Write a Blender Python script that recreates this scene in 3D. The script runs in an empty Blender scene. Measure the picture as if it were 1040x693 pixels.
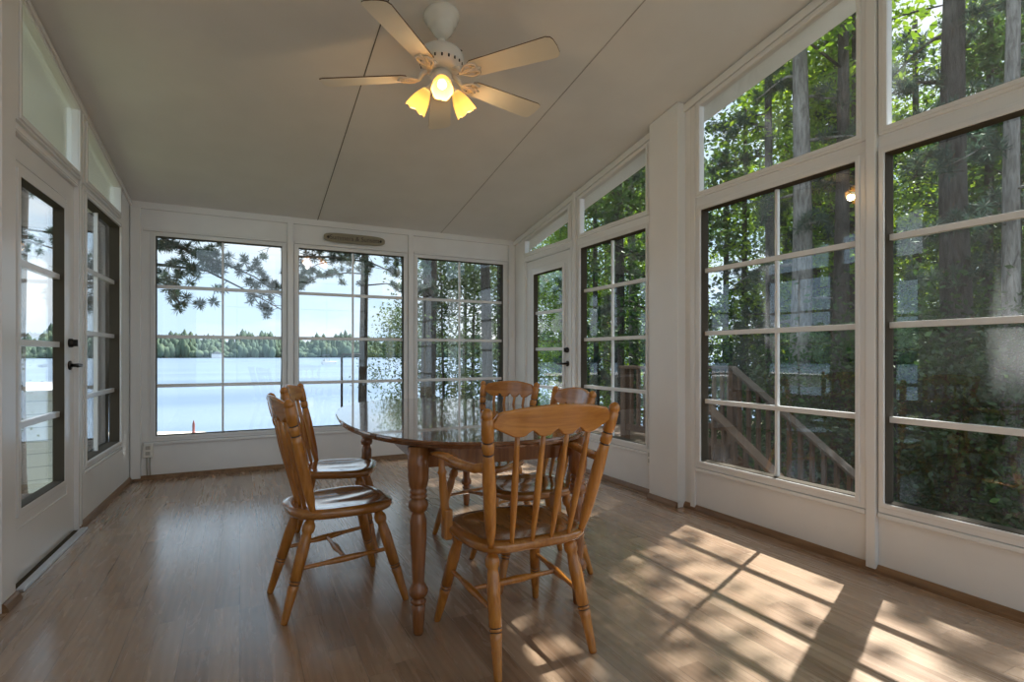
import bpy, bmesh, math, random
import numpy as np
from mathutils import Vector, Matrix

C = bpy.context.scene.collection
S = bpy.context.scene
R = math.radians

# ------------------------------------------------------------------ camera, sky, sun, exposure
cam_d = bpy.data.cameras.new('camera')
cam_d.sensor_width = 36.0
cam_d.lens = 549.616 / 1040 * 36.0
cam_d.shift_y = 13.8 / 1040
cam_d.clip_start = 0.05
cam_d.clip_end = 5000
cam = bpy.data.objects.new('camera', cam_d)
cam.location = (0, 0, 1.1)
YAW = 0.4662
cam.rotation_euler = (math.pi / 2, 0, -YAW)
C.objects.link(cam)
S.camera = cam

S.view_settings.view_transform = 'Standard'
S.view_settings.look = 'None'
S.view_settings.gamma = 1.0
S.view_settings.use_curve_mapping = False
S.view_settings.exposure = 0.24

SKY_STRENGTH = 1.15
SUN_STRENGTH = 11.0
SUN_DIR = Vector((0.924, 0.383, 1.2)).normalized()      # towards the sun

w = bpy.data.worlds.new('sky')
S.world = w
w.use_nodes = True
nt = w.node_tree
nt.nodes.clear()
wo = nt.nodes.new('ShaderNodeOutputWorld')
bg = nt.nodes.new('ShaderNodeBackground')
tc = nt.nodes.new('ShaderNodeTexCoord')
mp = nt.nodes.new('ShaderNodeMapping'); mp.inputs['Scale'].default_value = (1, 1, 3.2)
nz = nt.nodes.new('ShaderNodeTexNoise'); nz.inputs['Scale'].default_value = 2.6; nz.inputs['Detail'].default_value = 6
cr = nt.nodes.new('ShaderNodeValToRGB')
cr.color_ramp.elements[0].position = 0.42; cr.color_ramp.elements[0].color = (0.58, 0.78, 1.0, 1)
cr.color_ramp.elements[1].position = 0.66; cr.color_ramp.elements[1].color = (0.95, 0.98, 1.0, 1)
nt.links.new(tc.outputs['Generated'], mp.inputs['Vector'])
nt.links.new(mp.outputs[0], nz.inputs['Vector'])
nt.links.new(nz.outputs['Fac'], cr.inputs['Fac'])
nt.links.new(cr.outputs['Color'], bg.inputs['Color'])
bg.inputs['Strength'].default_value = SKY_STRENGTH
nt.links.new(bg.outputs[0], wo.inputs[0])

sun_d = bpy.data.lights.new('sun', 'SUN')
sun_d.energy = SUN_STRENGTH
sun_d.angle = R(0.6)
sun_d.color = (1.0, 0.96, 0.90)
sun = bpy.data.objects.new('sun', sun_d)
sun.rotation_euler = SUN_DIR.to_track_quat('Z', 'Y').to_euler()
sun.location = (12, 6, 18)
C.objects.link(sun)

S.cycles.max_bounces = 12
S.cycles.diffuse_bounces = 6
S.cycles.glossy_bounces = 5
S.cycles.transparent_max_bounces = 24
S.cycles.sample_clamp_indirect = 6.0
S.cycles.caustics_reflective = False
S.cycles.caustics_refractive = False
S.cycles.use_denoising = True


# ------------------------------------------------------------------ materials
class NT:
    def __init__(s, name):
        s.m = bpy.data.materials.new(name); s.m.use_nodes = True
        s.t = s.m.node_tree; s.t.nodes.clear()
        s.out = s.n('ShaderNodeOutputMaterial')

    def n(s, typ, **kw):
        x = s.t.nodes.new(typ)
        for k, v in kw.items():
            setattr(x, k, v)
        return x

    def l(s, a, b):
        s.t.links.new(a, b)

    def math(s, op, a, b=None, c=None):
        x = s.n('ShaderNodeMath', operation=op)
        for i, v in enumerate((a, b, c)):
            if v is None: continue
            if isinstance(v, (int, float)): x.inputs[i].default_value = v
            else: s.l(v, x.inputs[i])
        return x.outputs[0]

    def ramp(s, fac, stops):
        x = s.n('ShaderNodeValToRGB')
        e = x.color_ramp.elements
        while len(e) < len(stops): e.new(0.5)
        for el, (p, c) in zip(e, stops):
            el.position = p
            el.color = (*c, 1) if len(c) == 3 else c
        s.l(fac, x.inputs['Fac'])
        return x.outputs['Color']

    def coords(s, kind='Object', scale=(1, 1, 1), rot=(0, 0, 0)):
        t = s.n('ShaderNodeTexCoord')
        m = s.n('ShaderNodeMapping')
        m.inputs['Scale'].default_value = scale
        m.inputs['Rotation'].default_value = rot
        s.l(t.outputs[kind], m.inputs['Vector'])
        return m.outputs[0]

    def noise(s, vec, scale=5, detail=4, rough=0.5, dist=0.0):
        x = s.n('ShaderNodeTexNoise')
        x.inputs['Scale'].default_value = scale
        x.inputs['Detail'].default_value = detail
        x.inputs['Roughness'].default_value = rough
        x.inputs['Distortion'].default_value = dist
        if vec is not None: s.l(vec, x.inputs['Vector'])
        return x.outputs['Fac']

    def bsdf(s, color=None, rough=0.5, metal=0.0, spec=0.5, coat=0.0, coat_rough=0.1):
        b = s.n('ShaderNodeBsdfPrincipled')
        if color is not None:
            if isinstance(color, tuple): b.inputs['Base Color'].default_value = (*color, 1)
            else: s.l(color, b.inputs['Base Color'])
        if isinstance(rough, (int, float)): b.inputs['Roughness'].default_value = rough
        else: s.l(rough, b.inputs['Roughness'])
        b.inputs['Metallic'].default_value = metal
        b.inputs['Specular IOR Level'].default_value = spec
        b.inputs['Coat Weight'].default_value = coat
        b.inputs['Coat Roughness'].default_value = coat_rough
        s.l(b.outputs[0], s.out.inputs['Surface'])
        s.b = b
        return b

    def bump(s, h, strength=0.2, dist=0.01):
        x = s.n('ShaderNodeBump')
        x.inputs['Strength'].default_value = strength
        x.inputs['Distance'].default_value = dist
        s.l(h, x.inputs['Height'])
        s.l(x.outputs[0], s.b.inputs['Normal'])


def m_paint(name, col, rough=0.35, spec=0.5, var=0.04):
    a = NT(name)
    v = a.noise(a.coords(), 3.0, 5)
    c = a.ramp(v, [(0.3, tuple(x * (1 - var) for x in col)), (0.7, tuple(min(1, x * (1 + var)) for x in col))])
    a.bsdf(c, rough, spec=spec)
    return a.m


def m_wood(name, dark, mid, light, axis=2, rough=0.3, coat=0.3, scale=1.0, coat_rough=0.12):
    a = NT(name)
    sc = [14 * scale] * 3
    sc[axis] = 1.1 * scale
    v = a.coords('Object', tuple(sc))
    n1 = a.noise(v, 2.2, 6, 0.6, 0.8)
    sc2 = [70 * scale] * 3
    sc2[axis] = 2.5 * scale
    n2 = a.noise(a.coords('Object', tuple(sc2)), 2.0, 3, 0.6)
    f = a.math('ADD', a.math('MULTIPLY', n1, 0.75), a.math('MULTIPLY', n2, 0.25))
    c = a.ramp(f, [(0.32, dark), (0.5, mid), (0.68, light)])
    a.bsdf(c, rough, coat=coat, coat_rough=coat_rough)
    a.bump(n2, 0.06, 0.002)
    return a.m


def m_metal(name, col, rough=0.3):
    a = NT(name)
    v = a.noise(a.coords(), 40, 3)
    r = a.math('ADD', a.math('MULTIPLY', v, 0.15), rough - 0.07)
    a.bsdf(col, r, metal=1.0)
    return a.m


M = {}
M['wall'] = m_paint('white_wall_paint', (0.83, 0.835, 0.835), 0.4)
M['trim'] = m_paint('white_vinyl_trim', (0.83, 0.835, 0.835), 0.2, 0.55, 0.02)
M['ceiling'] = m_paint('ceiling_panel_white', (0.79, 0.79, 0.79), 0.6, 0.3, 0.03)
M['seam'] = m_paint('ceiling_seam_grey', (0.16, 0.16, 0.15), 0.7)
M['seam_light'] = m_paint('ceiling_seam_pale', (0.42, 0.41, 0.40), 0.7)
M['soffit'] = m_paint('soffit_pale_paint', (0.88, 0.885, 0.86), 0.6)
M['jamb'] = m_paint('bronze_jamb_liner', (0.07, 0.058, 0.042), 0.8, 0.15)
M['aluminium'] = m_metal('aluminium_threshold', (0.78, 0.80, 0.84), 0.32)
M['black_metal'] = m_metal('dark_bronze_metal', (0.06, 0.055, 0.05), 0.35)
M['brass'] = m_metal('aged_brass', (0.55, 0.42, 0.2), 0.3)
M['oak_base'] = m_wood('oak_baseboard', (0.14, 0.07, 0.03), (0.22, 0.12, 0.055), (0.3, 0.17, 0.08), 1, 0.4, 0.1)
M['chair'] = m_wood('honey_maple_chair', (0.30, 0.105, 0.015), (0.45, 0.175, 0.027), (0.58, 0.25, 0.045), 2, 0.24, 0.5)
M['chair_x'] = m_wood('honey_maple_crest', (0.30, 0.105, 0.015), (0.45, 0.175, 0.027), (0.58, 0.25, 0.045), 0, 0.24, 0.5)
M['seat'] = m_wood('honey_maple_seat', (0.25, 0.088, 0.015), (0.36, 0.14, 0.025), (0.47, 0.20, 0.04), 1, 0.18, 1.0, 1.0, 0.09)
M['groove'] = m_wood('burnt_groove', (0.03, 0.012, 0.005), (0.045, 0.02, 0.008), (0.06, 0.025, 0.01), 2, 0.4, 0.2)
M['table_top'] = m_wood('dark_polished_table', (0.10, 0.032, 0.012), (0.17, 0.062, 0.022), (0.25, 0.10, 0.035), 1, 0.14, 1.0, 0.7, 0.03)
M['table_leg'] = m_wood('table_leg_maple', (0.16, 0.05, 0.013), (0.25, 0.09, 0.022), (0.34, 0.135, 0.035), 2, 0.22, 0.5)
M['fan'] = m_paint('fan_white_enamel', (0.78, 0.76, 0.70), 0.25)
M['blade'] = m_paint('fan_blade_cream', (0.74, 0.71, 0.62), 0.4)
M['walnut'] = m_wood('dark_blade_back', (0.06, 0.03, 0.015), (0.10, 0.055, 0.03), (0.15, 0.085, 0.05), 0, 0.4, 0.1)
M['plastic'] = m_paint('white_plastic', (0.82, 0.81, 0.77), 0.3)
M['cord'] = m_paint('grey_cord', (0.45, 0.44, 0.40), 0.5)
M['sign'] = m_wood('tan_sign_board', (0.20, 0.175, 0.12), (0.27, 0.24, 0.165), (0.33, 0.29, 0.2), 0, 0.5, 0.1)
M['sign_ink'] = m_paint('sign_ink_brown', (0.07, 0.05, 0.04), 0.6)
M['deck'] = m_wood('brown_stained_deck', (0.05, 0.026, 0.014), (0.095, 0.05, 0.025), (0.15, 0.085, 0.045), 2, 0.6, 0.0)
M['deck_grey'] = m_wood('weathered_deck_rail', (0.05, 0.037, 0.028), (0.085, 0.064, 0.048), (0.13, 0.10, 0.075), 1, 0.7, 0.0)
M['bark'] = None


def m_bark(name, dark, light, lichen):
    a = NT(name)
    v = a.coords('Object', (9, 9, 1.6))
    n = a.noise(v, 2.5, 6, 0.65, 0.6)
    n2 = a.noise(a.coords('Object', (1.5, 1.5, .6)), 2.0, 4)
    c = a.ramp(n, [(0.35, dark), (0.62, light)])
    mx = a.n('ShaderNodeMix', data_type='RGBA')
    a.l(a.ramp(n2, [(0.55, (0, 0, 0)), (0.72, (0.5, 0.5, 0.5))]), mx.inputs[0])
    a.l(c, mx.inputs[6]); mx.inputs[7].default_value = (*lichen, 1)
    a.bsdf(mx.outputs[2], 0.9, spec=0.1)
    a.bump(n, 0.7, 0.03)
    return a.m


M['bark'] = m_bark('pine_bark', (0.028, 0.025, 0.023), (0.085, 0.08, 0.076), (0.15, 0.155, 0.145))
M['bark_pale'] = m_bark('pale_bark', (0.10, 0.095, 0.09), (0.29, 0.285, 0.275), (0.36, 0.37, 0.35))


def m_leaf(name, dark, mid, light, trans=0.45):
    a = NT(name)
    oi = a.n('ShaderNodeObjectInfo')
    geo = a.n('ShaderNodeNewGeometry')
    n = a.noise(geo.outputs['Position'], 0.9, 3)
    n2 = a.noise(geo.outputs['Position'], 9.0, 2)
    f = a.math('ADD', a.math('ADD', a.math('MULTIPLY', n, 0.5), a.math('MULTIPLY', n2, 0.35)),
               a.math('MULTIPLY', oi.outputs['Random'], 0.15))
    c = a.ramp(f, [(0.3, dark), (0.5, mid), (0.68, light)])
    d = a.n('ShaderNodeBsdfDiffuse'); a.l(c, d.inputs['Color'])
    t = a.n('ShaderNodeBsdfTranslucent')
    hs = a.n('ShaderNodeHueSaturation'); hs.inputs['Hue'].default_value = 0.475
    hs.inputs['Saturation'].default_value = 1.1; hs.inputs['Value'].default_value = 1.5
    a.l(c, hs.inputs['Color']); a.l(hs.outputs[0], t.inputs['Color'])
    g = a.n('ShaderNodeBsdfGlossy'); g.inputs['Roughness'].default_value = 0.45
    g.inputs['Color'].default_value = (0.5, 0.55, 0.5, 1)
    m1 = a.n('ShaderNodeMixShader'); m1.inputs[0].default_value = trans
    a.l(d.outputs[0], m1.inputs[1]); a.l(t.outputs[0], m1.inputs[2])
    m2 = a.n('ShaderNodeMixShader'); m2.inputs[0].default_value = 0.06
    a.l(m1.outputs[0], m2.inputs[1]); a.l(g.outputs[0], m2.inputs[2])
    a.l(m2.outputs[0], a.out.inputs['Surface'])
    return a.m


M['leaf'] = m_leaf('broad_leaf_green', (0.04, 0.10, 0.018), (0.11, 0.23, 0.03), (0.26, 0.40, 0.055))
M['leaf_soft'] = m_leaf('soft_leaf_green', (0.05, 0.08, 0.035), (0.09, 0.15, 0.06), (0.17, 0.25, 0.09), 0.4)
M['leaf_dark'] = m_leaf('dark_leaf_green', (0.013, 0.036, 0.012), (0.032, 0.08, 0.022), (0.07, 0.15, 0.035), 0.35)
M['needle'] = m_leaf('pine_needle_green', (0.025, 0.05, 0.045), (0.05, 0.085, 0.07), (0.09, 0.13, 0.085), 0.35)

# window glass: see-through with a true two-sided reflection and a little dust
def m_glass(name, dust=0.0, dscale=1.5):
    a = NT(name)
    g = a.n('ShaderNodeNewGeometry')
    dp = a.n('ShaderNodeVectorMath', operation='DOT_PRODUCT')
    a.l(g.outputs['Incoming'], dp.inputs[0]); a.l(g.outputs['Normal'], dp.inputs[1])
    cs = a.math('ABSOLUTE', dp.outputs['Value'])
    om = a.math('SUBTRACT', 1.0, cs)
    p5 = a.math('POWER', om, 5.0)
    fr = a.math('MINIMUM', a.math('ADD', 0.055, a.math('MULTIPLY', p5, 0.88)), 0.95)
    tr = a.n('ShaderNodeBsdfTransparent'); tr.inputs['Color'].default_value = (0.975, 0.985, 0.98, 1)
    gl = a.n('ShaderNodeBsdfGlossy'); gl.inputs['Roughness'].default_value = 0.0
    gl.inputs['Color'].default_value = (1, 1, 1, 1)
    m1 = a.n('ShaderNodeMixShader')
    a.l(fr, m1.inputs[0]); a.l(tr.outputs[0], m1.inputs[1]); a.l(gl.outputs[0], m1.inputs[2])
    last = m1.outputs[0]
    if dust > 0:
        v = a.coords('Object', (1.0, 1.0, 0.45))
        n1 = a.noise(v, dscale, 5, 0.6, 0.6)
        n2 = a.noise(a.coords('Object', (6, 6, 0.8)), 2.0, 3)
        k = a.math('MULTIPLY', a.ramp(n1, [(0.56, (0, 0, 0)), (0.8, (1, 1, 1))]), a.math('ADD', 0.35, n2))
        k = a.math('ADD', a.math('MULTIPLY', k, dust), 0.004)
        df = a.n('ShaderNodeBsdfTranslucent'); df.inputs['Color'].default_value = (0.8, 0.82, 0.84, 1)
        m2 = a.n('ShaderNodeMixShader')
        a.l(k, m2.inputs[0]); a.l(last, m2.inputs[1]); a.l(df.outputs[0], m2.inputs[2])
        last = m2.outputs[0]
    a.l(last, a.out.inputs['Surface'])
    return a.m


M['glass'] = m_glass('window_glass')
M['glass_dusty'] = m_glass('dusty_window_glass', 0.2, 1.1)


def m_floor():
    a = NT('laminate_oak_floor')
    v = a.coords('Object')
    sx = a.n('ShaderNodeSeparateXYZ'); a.l(v, sx.inputs[0])
    X, Y = sx.outputs[0], sx.outputs[1]
    PW, PL = 0.098, 0.95                       # two strips to a 0.196 m plank
    col = a.math('FLOOR', a.math('DIVIDE', X, PW))
    wn = a.n('ShaderNodeTexWhiteNoise', noise_dimensions='1D'); a.l(col, wn.inputs['W'])
    yo = a.math('ADD', a.math('DIVIDE', Y, PL), a.math('MULTIPLY', wn.outputs['Value'], 7.3))
    row = a.math('FLOOR', yo)
    cmb = a.n('ShaderNodeCombineXYZ'); a.l(col, cmb.inputs[0]); a.l(row, cmb.inputs[1])
    w2 = a.n('ShaderNodeTexWhiteNoise', noise_dimensions='2D'); a.l(cmb.outputs[0], w2.inputs['Vector'])
    tone = w2.outputs['Value']
    # grain, shifted for every strip
    off = a.n('ShaderNodeVectorMath', operation='MULTIPLY_ADD')
    a.l(w2.outputs['Color'], off.inputs[0]); off.inputs[1].default_value = (37, 53, 11); a.l(v, off.inputs[2])
    m = a.n('ShaderNodeMapping'); m.inputs['Scale'].default_value = (9, 0.8, 1); a.l(off.outputs[0], m.inputs['Vector'])
    g1 = a.noise(m.outputs[0], 1.6, 6, 0.6, 1.2)
    wv = a.n('ShaderNodeTexWave', wave_type='BANDS', bands_direction='X')
    wv.inputs['Scale'].default_value = 1.1; wv.inputs['Distortion'].default_value = 7.0
    wv.inputs['Detail'].default_value = 2.5; wv.inputs['Detail Scale'].default_value = 0.8
    a.l(m.outputs[0], wv.inputs['Vector'])
    m3 = a.n('ShaderNodeMapping'); m3.inputs['Scale'].default_value = (90, 2.6, 1); a.l(off.outputs[0], m3.inputs['Vector'])
    g2 = a.noise(m3.outputs[0], 2.0, 3, 0.6)
    f = a.math('ADD', a.math('ADD', a.math('MULTIPLY', g1, 0.40), a.math('MULTIPLY', wv.outputs['Fac'], 0.12)),
               a.math('ADD', a.math('MULTIPLY', g2, 0.12), a.math('MULTIPLY', tone, 0.36)))
    c = a.ramp(f, [(0.25, (0.27, 0.168, 0.102)), (0.5, (0.39, 0.258, 0.166)), (0.75, (0.50, 0.355, 0.24))])
    # seams: strips faint, board ends and plank edges darker
    fx = a.math('FRACT', a.math('DIVIDE', X, PW * 2))
    ex = a.math('LESS_THAN', a.math('MINIMUM', fx, a.math('SUBTRACT', 1.0, fx)), 0.008)
    fs = a.math('FRACT', a.math('DIVIDE', X, PW))
    es = a.math('MULTIPLY', a.math('LESS_THAN', a.math('MINIMUM', fs, a.math('SUBTRACT', 1.0, fs)), 0.014), 0.45)
    fy = a.math('FRACT', yo)
    ey = a.math('MULTIPLY', a.math('LESS_THAN', fy, 0.004), 0.6)
    e = a.math('MAXIMUM', a.math('MAXIMUM', ex, es), ey)
    mx = a.n('ShaderNodeMix', data_type='RGBA')
    a.l(a.math('MULTIPLY', e, 0.55), mx.inputs[0]); a.l(c, mx.inputs[6]); mx.inputs[7].default_value = (0.07, 0.04, 0.022, 1)
    rg = a.math('ADD', 0.2, a.math('MULTIPLY', g1, 0.14))
    a.bsdf(mx.outputs[2], rg, spec=0.7, coat=0.85, coat_rough=0.19)
    a.bump(a.math('SUBTRACT', a.math('MULTIPLY', g2, 0.3), e), 0.06, 0.002)
    return a.m


M['floor'] = m_floor()


def m_ground():
    a = NT('forest_floor_and_grass')
    g = a.n('ShaderNodeNewGeometry')
    n = a.noise(g.outputs['Position'], 0.35, 5)
    n2 = a.noise(g.outputs['Position'], 6.0, 6, 0.7)
    f = a.math('ADD', a.math('MULTIPLY', n, 0.6), a.math('MULTIPLY', n2, 0.4))
    sx = a.n('ShaderNodeSeparateXYZ'); a.l(g.outputs['Position'], sx.inputs[0])
    c1 = a.ramp(f, [(0.35, (0.035, 0.028, 0.018)), (0.5, (0.075, 0.06, 0.035)), (0.66, (0.13, 0.115, 0.06))])
    c2 = a.ramp(f, [(0.35, (0.11, 0.12, 0.06)), (0.5, (0.20, 0.205, 0.115)), (0.66, (0.30, 0.30, 0.19))])
    mx = a.n('ShaderNodeMix', data_type='RGBA')
    a.l(a.ramp(a.math('ADD', a.math('MULTIPLY', sx.outputs[0], 0.1), n), [(0.35, (1, 1, 1)), (0.8, (0, 0, 0))]), mx.inputs[0])
    a.l(c1, mx.inputs[6]); a.l(c2, mx.inputs[7])
    a.bsdf(mx.outputs[2], 0.95, spec=0.1)
    a.bump(n2, 0.6, 0.05)
    return a.m


M['ground'] = m_ground()


def m_water():
    a = NT('lake_water')
    g = a.n('ShaderNodeNewGeometry')
    mp = a.n('ShaderNodeMapping'); mp.inputs['Scale'].default_value = (0.25, 0.7, 1); a.l(g.outputs['Position'], mp.inputs['Vector'])
    n = a.noise(mp.outputs[0], 1.0, 6, 0.6)
    n2 = a.noise(a.coords('Object', (0.004, 0.02, 1)), 1.0, 4)
    c = a.ramp(n2, [(0.35, (0.08, 0.14, 0.23)), (0.65, (0.21, 0.28, 0.37))])
    a.bsdf(c, 0.3, spec=0.3)
    a.b.inputs['IOR'].default_value = 1.33
    a.bump(n, 0.06, 0.3)
    return a.m


M['water'] = m_water()


def m_far_trees():
    a = NT('far_shore_foliage')
    g = a.n('ShaderNodeNewGeometry')
    n = a.noise(g.outputs['Position'], 0.035, 6, 0.7)
    c = a.ramp(n, [(0.35, (0.07, 0.11, 0.095)), (0.55, (0.105, 0.15, 0.11)), (0.7, (0.15, 0.19, 0.12))])
    a.bsdf(c, 0.95, spec=0.0)
    return a.m


M['far_trees'] = m_far_trees()


def m_siding():
    a = NT('white_clapboard')
    g = a.n('ShaderNodeNewGeometry')
    sx = a.n('ShaderNodeSeparateXYZ'); a.l(g.outputs['Position'], sx.inputs[0])
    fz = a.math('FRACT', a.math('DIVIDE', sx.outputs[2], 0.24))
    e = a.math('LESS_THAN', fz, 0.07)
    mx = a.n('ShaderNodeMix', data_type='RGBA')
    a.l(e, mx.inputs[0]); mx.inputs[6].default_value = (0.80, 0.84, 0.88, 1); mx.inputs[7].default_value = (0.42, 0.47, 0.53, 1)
    a.bsdf(mx.outputs[2], 0.5)
    a.bump(fz, 0.4, 0.02)
    return a.m


M['siding'] = m_siding()
M['roofing'] = m_paint('grey_roofing', (0.30, 0.30, 0.30), 0.8)
M['dock'] = m_wood('pale_dock_boards', (0.62, 0.57, 0.5), (0.72, 0.67, 0.6), (0.8, 0.76, 0.7), 1, 0.7, 0.0)
M['red'] = m_paint('dull_red_post', (0.22, 0.06, 0.05), 0.6)
M['boat'] = m_paint('boat_white', (0.8, 0.8, 0.8), 0.4)
M['canvas'] = m_paint('boat_canvas', (0.12, 0.13, 0.15), 0.7)


def m_shade():
    a = NT('frosted_lamp_glass')
    v = a.noise(a.coords(), 30, 3)
    lw = a.n('ShaderNodeLayerWeight'); lw.inputs['Blend'].default_value = 0.35
    e = a.n('ShaderNodeEmission')
    e.inputs['Color'].default_value = (1.0, 0.50, 0.12, 1)
    e.inputs['Strength'].default_value = 0.3
    d = a.n('ShaderNodeBsdfTranslucent'); d.inputs['Color'].default_value = (0.75, 0.58, 0.32, 1)
    b = a.n('ShaderNodeBsdfPrincipled'); b.inputs['Base Color'].default_value = (0.75, 0.62, 0.38, 1); b.inputs['Roughness'].default_value = 0.25
    m0 = a.n('ShaderNodeMixShader'); m0.inputs[0].default_value = 0.55
    a.l(b.outputs[0], m0.inputs[1]); a.l(d.outputs[0], m0.inputs[2])
    s = a.n('ShaderNodeAddShader'); a.l(m0.outputs[0], s.inputs[0]); a.l(e.outputs[0], s.inputs[1])
    a.l(s.outputs[0], a.out.inputs['Surface'])
    return a.m


M['shade'] = m_shade()
_b = NT('lit_bulb')
_e = _b.n('ShaderNodeEmission'); _e.inputs['Color'].default_value = (1.0, 0.86, 0.55, 1); _e.inputs['Strength'].default_value = 4.0
_b.l(_e.outputs[0], _b.out.inputs['Surface'])
M['bulb'] = _b.m


# ------------------------------------------------------------------ mesh helpers
class MB:
    def __init__(s):
        s.v = []; s.f = []; s.sm = []; s.mi = []; s.cur = 0

    def add(s, vs, fs, smooth=False):
        o = len(s.v)
        s.v += [tuple(p) for p in vs]
        for f in fs:
            s.f.append([i + o for i in f]); s.sm.append(smooth); s.mi.append(s.cur)

    def box(s, a, b, tf=None):
        x0, y0, z0 = (min(p, q) for p, q in zip(a, b)); x1, y1, z1 = (max(p, q) for p, q in zip(a, b))
        vs = [(x0, y0, z0), (x1, y0, z0), (x1, y1, z0), (x0, y1, z0), (x0, y0, z1), (x1, y0, z1), (x1, y1, z1), (x0, y1, z1)]
        if tf: vs = [tf(*p) for p in vs]
        s.add(vs, [(0, 3, 2, 1), (4, 5, 6, 7), (0, 1, 5, 4), (1, 2, 6, 5), (2, 3, 7, 6), (3, 0, 4, 7)])

    def prism(s, poly, tf, w0, w1):
        """poly: (a, z) points; tf maps (a, z, w) to the world"""
        n = len(poly)
        vs = [tf(a, z, w0) for a, z in poly] + [tf(a, z, w1) for a, z in poly]
        fs = [list(range(n))[::-1], list(range(n, 2 * n))] + [(i, (i + 1) % n, n + (i + 1) % n, n + i) for i in range(n)]
        s.add(vs, fs)

    def ring(s, outer, inner, tf, w0, w1):
        n = len(outer)
        vs = [tf(a, z, w0) for a, z in outer] + [tf(a, z, w0) for a, z in inner] + \
             [tf(a, z, w1) for a, z in outer] + [tf(a, z, w1) for a, z in inner]
        fs = []
        for i in range(n):
            j = (i + 1) % n
            fs += [(i, j, n + j, n + i), (2 * n + i, 3 * n + i, 3 * n + j, 2 * n + j),
                   (i, 2 * n + i, 2 * n + j, j), (n + i, n + j, 3 * n + j, 3 * n + i)]
        s.add(vs, fs)

    def lathe(s, p0, p1, prof, seg=14, smooth=True):
        p0, p1 = Vector(p0), Vector(p1)
        ax = (p1 - p0); L = ax.length; ax.normalize()
        u = ax.orthogonal().normalized(); q = ax.cross(u)
        vs, fs = [], []
        for t, r in prof:
            c = p0 + ax * (t * L)
            for k in range(seg):
                a = 2 * math.pi * k / seg
                vs.append(c + (u * math.cos(a) + q * math.sin(a)) * r)
        for i in range(len(prof) - 1):
            for k in range(seg):
                k2 = (k + 1) % seg
                fs.append((i * seg + k, i * seg + k2, (i + 1) * seg + k2, (i + 1) * seg + k))
        fs.append(tuple(range(seg))[::-1])
        fs.append(tuple(range((len(prof) - 1) * seg, len(prof) * seg)))
        s.add(vs, fs, smooth)

    def tube(s, pts, r, seg=8, smooth=True):
        pts = [Vector(p) for p in pts]
        rs = r if isinstance(r, (list, tuple)) else [r] * len(pts)
        vs, fs = [], []
        u = None
        for i, p in enumerate(pts):
            d = (pts[min(i + 1, len(pts) - 1)] - pts[max(i - 1, 0)]).normalized()
            u = d.orthogonal().normalized() if u is None else (u - d * u.dot(d)).normalized()
            q = d.cross(u)
            for k in range(seg):
                a = 2 * math.pi * k / seg
                vs.append(p + (u * math.cos(a) + q * math.sin(a)) * rs[i])
        for i in range(len(pts) - 1):
            for k in range(seg):
                k2 = (k + 1) % seg
                fs.append((i * seg + k, i * seg + k2, (i + 1) * seg + k2, (i + 1) * seg + k))
        fs.append(tuple(range(seg))[::-1])
        fs.append(tuple(range((len(pts) - 1) * seg, len(pts) * seg)))
        s.add(vs, fs, smooth)

    def build(s, name, mats, parent=None, bevel=0.0, bseg=2):
        me = bpy.data.meshes.new(name)
        me.from_pydata(s.v, [], s.f)
        if not isinstance(mats, (list, tuple)): mats = [mats]
        for m in mats: me.materials.append(m)
        me.polygons.foreach_set('use_smooth', s.sm)
        me.polygons.foreach_set('material_index', s.mi)
        bm = bmesh.new(); bm.from_mesh(me)
        bmesh.ops.recalc_face_normals(bm, faces=bm.faces)
        bm.to_mesh(me); bm.free()
        me.update()
        o = bpy.data.objects.new(name, me)
        C.objects.link(o)
        if parent: o.parent = parent
        if bevel > 0:
            b = o.modifiers.new('bevel', 'BEVEL'); b.width = bevel; b.segments = bseg; b.limit_method = 'ANGLE'; b.angle_limit = R(40)
        return o


def tag(o, label=None, cat=None, group=None, kind=None):
    if label: o['label'] = label
    if cat: o['category'] = cat
    if group: o['group'] = group
    if kind: o['kind'] = kind
    return o


def empty(name, loc=(0, 0, 0), rz=0.0):
    o = bpy.data.objects.new(name, None)
    o.location = loc; o.rotation_euler = (0, 0, rz); o.empty_display_size = 0.1
    C.objects.link(o)
    return o


def copy_tree(o, parent=None):
    c = o.copy(); C.objects.link(c)
    if parent: c.parent = parent
    for ch in list(o.children): copy_tree(ch, c)
    return c


# ------------------------------------------------------------------ the room
XR, YF = 2.88, 5.68            # inner faces of the right and far walls
YB = -1.3                      # wall behind the camera
SL = 0.178                     # ceiling pitch


def zc(y): return 2.43 + SL * (YF - y)


K = 0.036
_d = Vector((-K, -1)).normalized(); _n = Vector((-_d.y, _d.x))
def TL(s_, z, w_): return (-0.85 + _d.x * s_ + _n.x * w_, YF + _d.y * s_ + _n.y * w_, z)    # left wall, s from the far corner
def TR(a, z, w_): return (XR - w_, a, z)
def TF(a, z, w_): return (a, YF - w_, z)
def TB(a, z, w_): return (a, YB + w_, z)
def zl(s_): return zc(YF + _d.y * s_)
XLB = TL(YF - YB, 0, 0)[0]

f = MB(); f.box((-1.3, YB - .1, -0.12), (XR + .12, YF + .12, 0.0))
tag(f.build('floor', M['floor']), 'wood laminate floor running toward the lake windows', 'floor', kind='structure')

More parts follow.
